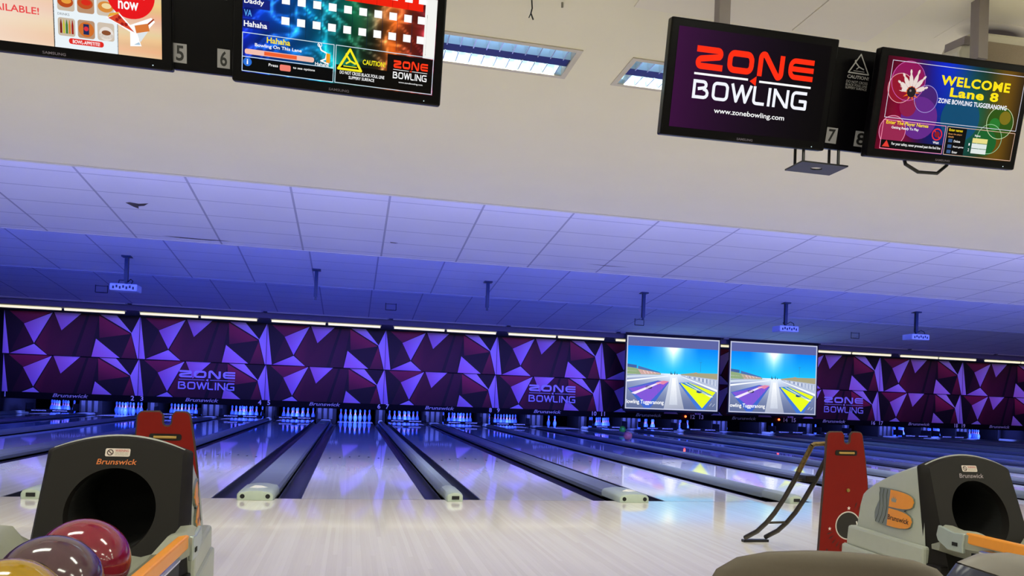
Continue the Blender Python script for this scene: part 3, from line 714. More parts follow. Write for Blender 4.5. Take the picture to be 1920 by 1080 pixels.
def scr_welcome(p):
    def bg(u, v):
        r = .03; g = .02; b = .04
        k = math.exp(-((u-.42)/.17)**2)*(.35+.65*v); b += .75*k; g += .12*k
        k = math.exp(-((u-.63)/.15)**2)*(1-abs(v-.45)); g += .38*k; b += .25*k
        k = math.exp(-((u-.88)/.13)**2); r += .38*k; g += .26*k
        k = math.exp(-((u-.12)/.16)**2)*(1-.35*v); r += .55*k; b += .14*k
        return (r, g, b)
    p.grid(X0, Z0, X1, Z1, 32, 18, bg); p.up()
    for x, z, r, c in ((-.29,.40,.10,'#8e1456'),(-.33,.36,.075,'#92142c'),(-.17,.32,.07,'#462070'),(-.19,.22,.11,'#642888'),(.06,.24,.12,'#0c4a70'),(.31,.24,.085,'#2c5210'),(.34,.27,.036,'#7c6e18'),(.28,.23,.034,'#26782c'),(.24,.13,.07,'#18602a'),(-.34,.14,.08,'#96264e'),(-.27,.27,.05,'#8a1c48')):
        p.circle(x, z, r, c, 30); p.up()
    for x, z, r, c in ((-.33,.36,.076,'#e8a8b0'),(-.17,.32,.071,'#a898d8'),(.31,.24,.086,'#cfe0b0'),(-.29,.40,.101,'#d060b0'),(-.34,.14,.08,'#f0a0c0'),(.26,.15,.08,'#9ad0a0')): p.ring(x, z, r, .003, c)
    p.up()
    p.frame(-.40, .205, .42, .495, .003, '#d8d8e8').frame(-.402, .045, -.02, .195, .003, '#ff9ab8').frame(-.012, .045, .42, .195, .003, '#e0b8a0')
    p.rect(-.399,.05,-.025,.092,'#08060a').rect(-.008,.048,.112,.19,'#050507'); p.up()
    # pins bursting from a dark ball
    for a in range(0, 360, 36):
        p.poly([(-.265+.02*math.cos(math.radians(a-18)), .345+.02*math.sin(math.radians(a-18))), (-.265+.02*math.cos(math.radians(a+18)), .345+.02*math.sin(math.radians(a+18))), (-.265+.055*math.cos(math.radians(a)), .345+.045*math.sin(math.radians(a)))], '#e8741a')
    p.up()
    for a, l in ((150,.10),(125,.11),(100,.115),(75,.12),(50,.115),(20,.10),(170,.06)):
        d = Vector((math.cos(math.radians(a)), math.sin(math.radians(a)))); nn = Vector((-d.y, d.x)); c = Vector((-.265,.345))
        pts = [(.03,.006),(.055,.012),(.075,.010),(l*.8,.004),(l*.9,.0065),(l,.003)]
        p.poly([tuple(c+d*q+nn*r) for q, r in pts]+[tuple(c+d*q-nn*r) for q, r in pts[::-1]], '#e8d8d0')
    p.up(); p.circle(-.265,.345,.026,'#241c20').up().circle(-.272,.352,.006,'#8a7a78')
    p.text('WELCOME', -.10, .40, .332, .45, '#ffe414', .035, 0, 1.12).text('Lane 8', -.033, .345, .269, .393, '#ffe414', .035, 0, 1.1)
    p.text('ZONE BOWLING TUGGERANONG', -.098, .308, .332, .333, '#f4f4ff', .025)
    p.text('Enter The Player Names', -.385, .168, -.13, .192, '#ffe01a', .02).text('Getting Ready To Play', -.35, .148, -.185, .165, '#ffffff', .015)
    p.ring(-.07,.145,.032,.007,'#e02a34').line([(-.09,.165),(-.05,.125)],.007,'#e02a34').circle(-.07,.145,.016,'#8a1a24').text('Wait',-.088,.096,-.05,.109,'#ffffff',.015)
    p.poly([(-.39,.056),(-.345,.056),(-.367,.09)],'#e03a30').text('For your safety, never proceed past the foul line', -.335,.064,-.035,.082,'#ffffff',.012)
    p.text('Enter names',.0,.17,.085,.184,'#ffe01a',.015).text('Enter the player',.0,.15,.085,.160,'#e8a060',.008).text('details',.0,.137,.035,.146,'#e8a060',.008)
    for z, s in ((.12,'Delete'),(.09,'Start game'),(.062,'Enter')): p.rect(.005,z-.008,.03,z+.010,'#3a5a88').text(s,.04,z-.006,.04+.011*len(s)*.6,z+.006,'#ffffff',.01)
    p.text('Name',.165,.155,.20,.166,'#ffffff',.01)
    for i, c in enumerate(('#e8dc88','#dfe8e4','#dfe8e4')): p.rect(.155,.122-i*.028,.25,.147-i*.028,c)
    p.text('1',.135,.105,.142,.118,'#fff',.01) if False else p.text('1',.135,.105,.142,.118,'#ffffff',.01); p.text('2',.135,.075,.143,.09,'#ffffff',.01)
def scr_score(p):
    def bg(u, v):
        a = u*1.78; wx = a+.16*math.sin(7*v+3*a)+.07*math.sin(17*v-5*a); wy = v+.16*math.sin(6*a+2)+.06*math.sin(15*a+4*v)
        s = .5+.5*math.sin(9*wx+5*wy); q = .5+.5*math.sin(8*wx-11*wy)
        sw = (1-abs(math.sin(7.5*wx+4*wy)))**7 + .8*(1-abs(math.sin(6*wx-8.5*wy+1)))**8 + .5*(1-abs(math.sin(12*wy+3*wx)))**9
        stops = [(0,(.02,.10,.62)),(.22,(.02,.35,.80)),(.42,(.02,.42,.50)),(.55,(.04,.30,.20)),(.66,(.14,.16,.10)),(.78,(.70,.30,.08)),(.9,(.55,.14,.12)),(1,(.42,.08,.22))]
        for i in range(len(stops)-1):
            if stops[i][0] <= u <= stops[i+1][0]:
                f = (u-stops[i][0])/(stops[i+1][0]-stops[i][0]); c = [x+(y-x)*f for x, y in zip(stops[i][1], stops[i+1][1])]; break
        k = .6+.9*s*q
        return [x*k + sw*(.16+1.0*x) for x in c]
    p.grid(X0, Z0, X1, Z1, 90, 50, bg); p.up()
    p.rect(.01,.40,.36,Z1,'#f0200c').rect(X0,.40,.01,Z1,'#1a2a8a')
    p.rect(X0,.225,-.31,.265,'#12227c').rect(X0,.31,-.31,.35,'#12227c'); p.up()
    for i in range(4): p.rect(.08+.07*i,.40,.081+.07*i,Z1,'#7a1008')
    for r in (0, 1, 2):
        for i in range(9):
            x = -.243+.067*i; z = .277+.085*r
            p.rect(x-.017, z-.016, x+.017, z+.016, '#ffffff')
        x = -.243+.067*9; z = .277+.085*r
        p.rect(x-.022, z-.016, x+.02, z+.016, '#ffffff').rect(.37, z-.075, .423, z+.012, '#f4f4f0')
    for i in range(10):
        x = -.243+.067*i+.02
        p.rect(x,.215,x+.0015,.39,'#10243a')
    p.text('Hahaha',-.418,.232,-.32,.256,'#ffffff',.02).text('Daddy',-.418,.322,-.335,.348,'#ffffff',.02).text('VA',-.418,.275,-.385,.302,'#58a8f0',.02)
    p.frame(-.424,.045,-.028,.208,.003,'#cfe4f0').frame(-.022,.045,.422,.208,.003,'#cfe4f0').rect(-.424,.105,-.028,.108,'#cfe4f0')
    p.rect(-.42,.048,-.03,.103,'#050608').rect(-.018,.049,.418,.125,'#0a0806').rect(.21,.125,.418,.20,'#120a0a'); p.up()
    p.text('Hahaha',-.32,.175,-.22,.20,'#ffe820',.02).text('Bowling On This Lane',-.37,.150,-.17,.168,'#ffffff',.015)
    p.poly(rr(-.412,.118,-.115,.140,.008),'#f4c0b0').up().rect(-.33,.121,-.19,.137,'#f06030')
    p.circle(-.40,.085,.018,'#2a70d8').up().text('i',-.403,.075,-.397,.096,'#ffffff',.02)
    p.text('Press',-.31,.078,-.27,.09,'#ffffff',.01).poly(rr(-.262,.066,-.215,.092,.006),'#f08070').text('to see options',-.205,.078,-.11,.09,'#ffffff',.01)
    p.line([(-.095,.20),(-.085,.175),(-.06,.165),(-.065,.14),(-.085,.13),(-.05,.12)],.006,'#ffffff').ring(-.092,.197,.010,.003,'#ffffff').text('1',-.062,.125,-.045,.165,'#f0a020',.02).text('Hahaha',-.11,.108,-.05,.122,'#ffffff',.015)
    p.line([(.042,.195),(-.008,.108),(.094,.108),(.042,.195),(.0,.12)],.010,'#f8ec20'); p.up()
    p.line([(.03,.165),(.045,.145),(.07,.135)],.008,'#f8ec20').line([(.045,.145),(.025,.132)],.007,'#f8ec20').circle(.028,.172,.006,'#f8ec20',12).rect(.015,.119,.075,.123,'#f8ec20')
    p.text('CAUTION!',.10,.138,.202,.160,'#f8ec20',.02).text('DO NOT CROSS BLACK FOUL LINE',.0,.086,.20,.100,'#ffffff',.015).text('SLIPPERY SURFACE',.04,.068,.155,.081,'#ffffff',.015)
    zone_logo(p,.238,.396,.095,.176,'#ff3a18','#ffffff'); p.text('www.zonebowling.com',.265,.074,.375,.083,'#ffffff',.008)
def scr_menu(p):
    p.grid(X0, Z0, X1, Z1, 20, 20, lambda u, v: (.96-.10*u*(.4+.6*math.sin(31*v+2*u)**2)*.6, .88-.18*u*(.7+.3*math.sin(23*v)), .82-.30*u*(.8+.2*math.sin(19*v)))); p.up()
    p.rect(.003, Z0, .25, Z1, '#eaf3f8').rect(.001,Z0,.005,Z1,'#181418').rect(.247,Z0,.251,Z1,'#181418'); p.up()
    p.text('NOW AVAILABLE!', -.40, .160, -.052, .188, '#e8484a', .015).text('MENU', -.30, .215, -.06, .27, '#141214', .03)
    for r, z in enumerate((.09, .19, .29)):
        for i in range(3):
            x = .018+.076*i; p.poly(rr(x, z, x+.066, z+.072, .010), ('#c8b8a4','#b89070','#cfc0ae')[i])
    p.up()
    for i, c in enumerate(('#7a1a14','#c8c03a','#3a7a3a','#d08a2a','#a02018')): p.poly([(.026+i*.011,.10),(.034+i*.011,.10),(.034+i*.011,.135),(.031+i*.011,.155),(.029+i*.011,.155),(.026+i*.011,.135)], c)
    p.circle(.127,.125,.03,'#d0702a').up().rect(.116,.105,.138,.147,'#1c2a5a').up().circle(.127,.128,.009,'#e03040')
    p.circle(.205,.118,.028,'#e8e0d8').circle(.205,.11,.03,'#cfc4b8',rz=.012).up().circle(.205,.122,.018,'#8a5030',rz=.010)
    for x, z, c, d in ((.05,.225,'#b84a1a','#e8a040'),(.126,.228,'#c05020','#d82a18'),(.205,.225,'#d88a3a','#f0d8a0'),(.05,.325,'#b84a1a','#e8a040'),(.126,.328,'#c05020','#d82a18')):
        p.circle(x, z, .03, c, rz=.022).up().circle(x+.004, z+.004, .019, d, rz=.011)
    p.text('DRINKS',.02,.170,.065,.180,'#8a9096',.008)
    p.poly(rr(.06,.060,.195,.083,.010),'#e02a24').up().text("BOWL-APPETITE!",.075,.064,.18,.078,'#ffffff',.015)
    p.circle(.305,.285,.095,'#e8141a',36).up()
    p.text('now',.255,.225,.335,.258,'#ffffff',.02).text('ORDER',.235,.272,.36,.305,'#ffffff',.02)
    p.poly([(.208,.185),(.255,.212),(.325,.14),(.318,.128)],'#ffffff').poly([(.30,.08),(.345,.085),(.335,.11),(.40,.19),(.385,.205),(.30,.165)],'#ffffff').up()
    p.poly([(.215,.183),(.255,.205),(.318,.137)],'#d8462a').poly([(.213,.185),(.222,.203),(.262,.212),(.255,.203)],'#e8a63a')
    p.poly([(.318,.165),(.372,.180),(.378,.15),(.325,.135)],'#d87a3a').poly([(.328,.135),(.372,.148),(.34,.10)],'#dfe6ea').poly([(.315,.088),(.34,.09),(.335,.10)],'#a8c4d8').line([(.37,.175),(.395,.20)],.006,'#a03a1a').up()
    for x, z in ((.25,.18),(.27,.165),(.26,.19),(.285,.165)): p.circle(x, z, .007, '#a01a18', 10)
monitor((1.789, -3.266, 2.298), 13, -.85, 'hanging monitor showing the large red and white logo, left of the numbers 7 and 8', scr_logo)
wm = monitor((2.873, -3.40, 2.265), 13, -1.2, 'hanging monitor showing the yellow WELCOME Lane 8 greeting', scr_welcome, .99)
wm.scale.z *= .97
monitor((-.2545, -3.266, 2.299), 13, .3, 'hanging monitor showing a bowling score sheet over coloured smoke', scr_score)
monitor((-1.432, -3.266, 2.308), 13, -.2, 'hanging monitor showing a food menu with a red circle', scr_menu)
# frames that carry them, with the number plates
M_post = pm('post_grey', '#8b8384', .5, .3)
def mount(x, a, roll, label):
    t = thing('monitor_mount', label, 'monitor mount', (x, -3.245, 2.328), (0, 0, 0), 'ceiling frames for the monitors')
    t.scale = (NEAR,)*3; t.location = CAM+(t.location-CAM)*NEAR
    T = Matrix.Rotation(math.radians(13), 4, 'X')
    def tl(x_, y_, z_): return tuple(T @ Vector((x_, y_, z_)))
    pa, pb_ = (-.126, .119) if a == 5 else (-.112, .17)
    b = MB(); b.add([tl(*q) for q in [(pa,0,0),(pb_,0,0),(pb_,.04,0),(pa,.04,0),(pa,0,.508),(pb_,0,.508),(pb_,.04,.508),(pa,.04,.508)]],
          [(0,3,2,1),(4,5,6,7),(0,1,5,4),(1,2,6,5),(2,3,7,6),(3,0,4,7)])
    sg = b.build('sign_panel', M_bez, t)
    xa, xb = ((-.128,-.072),(.055,.108)) if a == 5 else ((-.100,-.035),(.072,.150))
    for (q0, q1), s in ((xa, str(a)), (xb, str(a+1))):
        p = Paint(.0006); p.rect(q0, .028, q1, .108, '#8d8b90').up().text(s, q0+.012, .036, q1-.012, .10, '#0b0a0c', .02)
        p.build('number_plate', M_ltr, sg, lambda x_, z_, l: tl(x_, -.001-l, z_))
    p = Paint(.0006)
    p.line([(.030,.488),(-.028,.393),(.092,.393),(.030,.488),(-.02,.405)], .006, '#a8a6a8')
    p.line([(.005,.445),(.03,.425),(.06,.415)], .006, '#a8a6a8').line([(.03,.425),(.015,.412)], .005, '#a8a6a8').circle(.005,.452,.006,'#a8a6a8',12).rect(.0,.402,.065,.405,'#a8a6a8')
    p.text('CAUTION!', -.031, .365, .097, .382, '#a8a6a8', .02).text('DO NOT CROSS', -.033,.342,.095,.355,'#8c8a8c',.012).text('BLACK FOUL LINE',-.033,.327,.095,.339,'#8c8a8c',.012).text('SLIPPERY SURFACE',-.033,.312,.095,.324,'#8c8a8c',.012)
    p.build('caution_print', M_ltr, sg, lambda x_, z_, l: tl(x_, -.001-l, z_))
    for px, py in ((-.737, -.045), (.690, -.185)):
        MB().box(px-.03, py-.03, .50, px+.03, py+.03, (ZC-t.location.z)/NEAR).build('post', M_post, t)
    if a == 5: return t
    for qx in (-.215, -.005):
        for qy in (-.02, .11): MB().cyl((qx+.03*(qy > 0), qy+.03, .10), (qx+.03*(qy > 0), qy+.03, -.085), .008, 8).build('bracket_rod', M_dark, t)
    pl = MB(); hole = [(-.095+.035*math.cos(i*PI/8), .075+.022*math.sin(i*PI/8)) for i in range(16)]; out = []
    for i in range(16):
        c, s_ = math.cos(i*PI/8), math.sin(i*PI/8); q = 1/max(abs(c), abs(s_)); out.append((-.095+.138*c*q, .075+.085*s_*q))
    pl.loft([[(x_, y_, -.09) for x_, y_ in out], [(x_, y_, -.09) for x_, y_ in hole], [(x_, y_, -.082) for x_, y_ in hole], [(x_, y_, -.082) for x_, y_ in out], [(x_, y_, -.09) for x_, y_ in out]], caps=False)
    pl.build('bracket_plate', M_dark, t)
    return t
mount(-.84, 5, 0, 'black ceiling frame with the number plates 5 and 6')
mount(2.367, 7, -1, 'black ceiling frame with the number plates 7 and 8')
# power cable loop under the welcome monitor
tag(MB().tube([tuple(CAM+(Vector(q)-CAM)*NEAR) for q in ((2.70,-3.30,2.36),(2.72,-3.31,2.27),(2.80,-3.31,2.235),(2.92,-3.31,2.24),(2.98,-3.31,2.29),(2.99,-3.30,2.36))], .009, 8).build('cable', M_dark, None), 'black cable loop hanging under the greeting monitor', 'cable')
# loudspeaker
t = thing('loudspeaker', 'white wall loudspeaker with beige grille hanging behind the greeting monitor', 'loudspeaker', (3.15, -3.41, 2.62), (math.radians(10), 0, math.radians(-8)))
ol = [(-.235,0),(-.27,.22),(-.235,.30),(-.19,.325),(.10,.315),(.235,.27),(.27,.12),(.235,0)]
MB().prism([(x, z) for x, z in ol], -.10, .09).build('cabinet', pm('speaker_white', '#d6d2c4', .6), t, bevel=.015)
MB().prism([(-.19,.02),(-.16,.265),(-.12,.275),(.08,.265),(.19,.22),(.20,.02)], -.112, -.098).build('grille', pm('grille_beige', '#948676', .8, noise=.2, scale=300), t)
MB().box(-.26, -.12, .25, -.22, .05, .29).build('bracket', M_post, t)
# loose wires from the ceiling
tag(MB().tube([(.70,-2.96,3.03),(.705,-2.955,2.99),(.70,-2.95,2.965),(.715,-2.945,2.935)], .004, 6).tube([(.70,-2.95,2.965),(.69,-2.95,2.94)], .003, 6).build('loose_wire', M_dark, None), 'short frayed black wire poking from the white ceiling', 'wire')
tag(MB().tube([(.86,-2.985,3.03),(.862,-2.98,3.005)], .006, 6).build('loose_wire', pm('wire_grey', '#8a867c', .7), None), 'short grey wire stub beside the frayed black wire', 'wire')

# ================================================================= ball returns
M_shell = pm('shell_grey', '#aeb3a8', .42, noise=.03); M_fac = pm('fascia_charcoal', '#171413', .55, noise=.05, spec=.22); M_in = pm('tunnel_black', '#030303', .9)
M_org = pm('trim_orange', '#e8942c', .4); M_chr = pm('chrome', '#c9ccce', .2, .9); M_ltg = pm('tray_grey', '#94968a', .45, noise=.04)
LEAN = .36
def lean(r, k=1.0): return [(x, y+k*LEAN*(z-.515), z) for x, y, z in r]
def hood_half(y, z):
    a = [(.0,.244),(.11,.244),(.24,.227),(.365,.208),(.55,.192)]
    for (y0, v0), (y1, v1) in zip(a, a[1:]):
        if y <= y1: break
    return v0+(v1-v0)*(y-y0)/(y1-y0) - .10*(z-.37)
def hood_section(y, zt, drop, zb, n=14):
    zs = [zb, zb+(zt-drop-zb)*.33, zb+(zt-drop-zb)*.66, zt-drop-.012]
    ht = hood_half(y, zt-drop)
    return [(hood_half(y, z), y, z) for z in zs] + [(ht*.985*(1-2*i/n), y, zt-drop*abs(1-2*i/n)**2) for i in range(n+1)] + [(-hood_half(y, z), y, z) for z in zs[::-1]]
def ball_return(x, label, word_col):
    t = thing('ball_return', label, 'ball return', (x, -4.15, 0), group='ball returns on the approach')
    b = MB(); sc = [hood_section(y_, z_+.01, d_, .37) for y_, z_, d_ in ((.045,.735,.045),(.12,.722,.045),(.194,.707,.045),(.28,.680,.042),(.355,.651,.04),(.432,.611,.036),(.49,.569,.03),(.512,.545,.026),(.522,.50,.02),(.53,.39,.01))]
    sc = [[(x_, y_+k_*LEAN*(z_-.515), z_) for x_, y_, z_ in r_] for r_, k_ in zip(sc, (.62,.34,.12,0,0,0,0,0,0,0))]
    b.loft(sc, caps=False); b.add(sc[-1], [tuple(range(len(sc[-1])))])
    hood = b.build('hood', M_shell, t, smooth=35)
    for z0, z1, y1, d in ((.28,.375,.575,.016),(0,.282,.61,.024)):
        q = MB(); q.add([(-.247-d,-.0,z0),(.247+d,-.0,z0),(.206+d,y1,z0),(-.206-d,y1,z0),(-.247-d,-.0,z1),(.247+d,-.0,z1),(.206+d,y1-.012,z1),(-.206-d,y1-.012,z1)], [(0,3,2,1),(4,5,6,7),(0,1,5,4),(1,2,6,5),(2,3,7,6),(3,0,4,7)])
        q.build('plinth', M_shell, t, bevel=.012)
    MB().box(-.252, -.085, 0, .252, .0, .31).build('kick_panel', M_fac, t, bevel=.006)
    # charcoal front with the round ball mouth
    def fo(sc, y):
        sd = [(.223-.0175*(i/14)**1.2, .29+.41*i/14) for i in range(15)]
        o = sd + [(.2*(1-2*i/18), .752-.045*(1-2*i/18)**2) for i in range(19)] + [(-a_, b_) for a_, b_ in sd[::-1]] + [(-.223+.446*i/14, .29) for i in range(1, 14)]
        return [(x_*sc, y, .515+(z_-.515)*sc) for x_, z_ in o]
    f0 = fo(.975, -.012); f1 = fo(1.0, 0); f15 = [(q[0]*1.05, .02, q[2]-.001) for q in f1]; f2 = [(q[0]*1.095, .058, q[2]-.002) for q in f1]
    cir = []
    for q in f0:
        a = math.atan2(q[2]-.515, q[0]); cir.append((.137*math.cos(a), -.012, .512+.137*math.sin(a)))
    c2 = [(q[0]*.96, .02, .512+(q[2]-.512)*.96) for q in cir]
    f = MB(); f.loft([lean(r_, k_) for r_, k_ in ((f2, .62), (f15, .85), (f1, 1), (f0, 1), (cir, 1), (c2, 1))], caps=False); fr = f.build('front', M_fac, t, smooth=28)
    c3 = [(q[0]*.94, .30, .512+(q[2]-.512)*.94) for q in cir]
    g = MB(); g.loft([lean(c2), c3], caps=False); g.add(c3, [tuple(range(len(c3)))]); g.build('ball_mouth', M_in, t)
    MB().tube(lean([fo(1.0,.012)[i] for i in range(15, 34)]), .005, 8).build('edge_highlight', pm('highlight_grey', '#9ea0a0', .25), fr)  # pale line along the top edge, a gloss highlight put into colour
    p = Paint(.0004); p.poly(rr(-.038,.690,.038,.716,.005), '#d6c9c2').up().ring(-.023,.703,.010,.003,'#3a1414').line([(-.030,.709),(-.016,.697)],.003,'#3a1414')
    p.text('WARNING', -.008,.705,.033,.713,'#b0443c',.015).text('keep hands clear', -.008,.699,.033,.7035,'#7a7a60',.0).text('of moving balls',-.008,.6935,.033,.698,'#7a7a60',.0)
    p.build('warning_sticker', M_ltr, fr, lambda x_, z_, l: (x_-.002, -.0135-l+LEAN*(z_-.004-.515), z_-.004))
    p = Paint(.0004); p.text('Brunswick', -.062,.660,.060,.678, word_col, .012, .15); p.build('lettering', M_ltr, fr, lambda x_, z_, l: (x_, -.0135-l+LEAN*(z_-.515), z_))
    # side emblems
    for s in (-1, 1):
        sx = lambda y, z, d, s=s: (s*(hood_half(.0405+1.19*y, z)+d), .0405+1.19*y, z)
        e = MB(); e.loft([[sx(y, z, -.012) for y, z in EMB], [sx(y, z, .008) for y, z in EMB]])
        eb = e.build('emblem', pm('emblem_grey', '#7f8780', .4, .3), t, smooth=30)
        for pl in (UP, LO):
            q = MB(); q.loft([[sx(y, z, .006) for y, z in pl], [sx(y, z, .0105) for y, z in pl]]); q.build('emblem_lobe', M_org, eb)
        p = Paint(.0004)
        p.poly([(.155,.528),(.185,.528),(.188,.545),(.180,.540),(.176,.553),(.170,.541),(.163,.553),(.160,.540),(.152,.546)], '#8d9088')
        p.build('crown', M_ltr, eb, lambda y, z, l: sx(y, z, .0109+l))
        p = Paint(.0004); p.text('Brunswick', -.198,.447,-.062,.470,'#1a120a',.015)
        p.build('lettering', M_ltr, eb, (lambda y, z, l: sx(-y, z, .0110+l)) if s < 0 else (lambda y, z, l: sx(.26+y, z, .0110+l)))
        for yy in (.222, .248, .272):
            MB().tube([sx(yy+a_, z_, .0085) for a_, z_ in ((0,.578),(.003,.55),(-.008,.50),(-.004,.46),(.010,.422))], .0018, 6).build('groove', pm('groove_grey', '#4c524c', .6), eb)
    # tray with raised lips leading to two ball rows
    rg = []
    for y, lz, ox in ((-.012,.400,.235),(-.07,.405,.25),(-.105,.455,.275),(-.125,.488,.292),(-.19,.480,.296),(-.245,.484,.290),(-.265,.480,.284),(-.36,.445,.262)):
        pr = [(-ox,min(lz-.03,.415)),(-ox-.002,lz-.012),(-ox+.02,lz),(-ox+.055,lz-.004),(-.195,.425),(-.15,.385),(-.11,.374),(-.05,.385),(0,.40)]
        pr = pr + [(-a_, b_) for a_, b_ in pr[-2::-1]] + [(.18,.352),(-.18,.352)]
        rg.append([(x_, y, z_) for x_, z_ in pr])
    tr = MB(); tr.loft(rg); tr.build('tray', M_ltg, t, smooth=50)
    rk = MB()
    prr = [(-.24,.352),(-.24,.42),(-.205,.405),(-.15,.37),(-.11,.364),(-.05,.375),(0,.39),(.05,.375),(.11,.364),(.15,.37),(.205,.405),(.24,.42),(.24,.352)]
    rk.loft([[(x_, y, z_) for x_, z_ in prr] for y in (-.362, -1.44)]); rk.build('rack_bed', M_ltg, t, smooth=40)
    for s in (-1, 1):
        a = MB().box(s*.272-.015, -1.45, .436, s*.272+.015, -.245, .478); ar = a.build('arm', M_org, t, bevel=.006)
        MB().cyl((s*.262, -1.45, .415), (s*.262, -.30, .415), .014, 12).build('rail', M_chr, ar)
        MB().box(s*.25-.012, -1.45, .33, s*.25+.012, -.25, .405).build('side_panel', M_fac, ar)
        ol = [(-.118,.425),(-.108,.445),(-.118,.486),(-.15,.480),(-.20,.470),(-.25,.474),(-.252,.452),(-.246,.43),(-.25,.398),(-.17,.398)]
        c = MB(); c.loft([[(s*.286, y, z) for y, z in ol], [(s*.300, y, z) for y, z in ol]])
        co = c.build('corner_bracket', pm('bracket_silver', '#a9b4b0', .3, .4), t, bevel=.004, smooth=40)
        MB().box(min(s*.299, s*.302), -.222, .420, max(s*.299, s*.302), -.195, .434).build('slot', M_hole, co)
    MB().box(-.20, -1.15, 0, .20, -.75, .36).build('pedestal', M_shell, t, bevel=.02)
    MB().box(-.28, -1.50, .33, .28, -1.44, .46).build('end_bumper', M_shell, t, bevel=.02)
    return t
def lobe(x0, rx, zc, rz, n=12, a0=0, a1=12):
    pts = []
    for i in range(a0, a1+1):
        a = PI*i/n; c = math.cos(a); si = math.sin(a)
        pts.append((x0-rx*si**.75, zc-rz*math.copysign(abs(c)**.62, c)))
    return pts
EMB = [(.285,.580)]+[(.283-.012*math.sin(i*PI/4), .58-.16*i/8) for i in range(1,9)]+lobe(.205,.155,.457,.0425)[0:10]+[(.105,.4985)]+lobe(.205,.155,.5405,.0415)[3:]
UP = lobe(.200, .150, .541, .038)
LO = lobe(.200, .150, .4575, .039)
ball_return(C0, 'grey and charcoal ball return with orange lettering, three balls on its rack', '#d0702c')
ball_return(C0+PITCHX, 'grey and charcoal ball return with pale lettering beside the red ramp board', '#9a8f96')

# bowling balls
def ball(loc, r, col, col2, label, rough=.12, hole=True):
    name = 'ball_' + col.strip('#'); mt = bpy.data.materials.new(name); mt.use_nodes = True; nt = mt.node_tree; b = nt.nodes['Principled BSDF']
    tc = nt.nodes.new('ShaderNodeTexCoord'); n = nt.nodes.new('ShaderNodeTexNoise'); n.inputs['Scale'].default_value = 9; n.inputs['Detail'].default_value = 5; n.inputs['Distortion'].default_value = 2.0
    mx = nt.nodes.new('ShaderNodeMix'); mx.data_type = 'RGBA'; mx.inputs[6].default_value = (*lin(col), 1); mx.inputs[7].default_value = (*lin(col2), 1)
    nt.links.new(tc.outputs['Object'], n.inputs[0]); nt.links.new(n.outputs['Fac'], mx.inputs[0]); nt.links.new(mx.outputs[2], b.inputs['Base Color'])
    b.inputs['Roughness'].default_value = rough; b.inputs['Coat Weight'].default_value = .6; b.inputs['Coat Roughness'].default_value = .05
    t = thing('bowling_ball', label, 'bowling ball', loc)
    MB().sphere((0,0,0), r, 40, 24).build('shell', mt, t, smooth=180)
    for a, e in ((.9, .9), (1.15, .95), (1.0, .72)):
        d = Vector((math.cos(a)*math.cos(e), math.sin(a)*math.cos(e), math.sin(e)))
        MB().cyl(tuple(d*(r-.02)), tuple(d*(r+.0004)), .013, 16).build('finger_hole', M_hole, t)
    return t
ball((-.775, -4.80, .482), .108, '#8c1a38', '#6a0f2a', 'glossy crimson bowling ball nearest the ball mouth')
ball((-.775, -5.018, .480), .108, '#5a3e4a', '#3e2838', 'glossy dusky purple bowling ball behind the crimson one')
ball((-.775, -5.236, .476), .106, '#b08a10', '#8a6a08', 'glossy mustard yellow bowling ball at the photo edge')
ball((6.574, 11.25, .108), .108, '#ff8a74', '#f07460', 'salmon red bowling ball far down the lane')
ball((8.0, 15.6, .104), .104, '#6cff50', '#50e83c', 'bright green bowling ball behind the salmon red one')

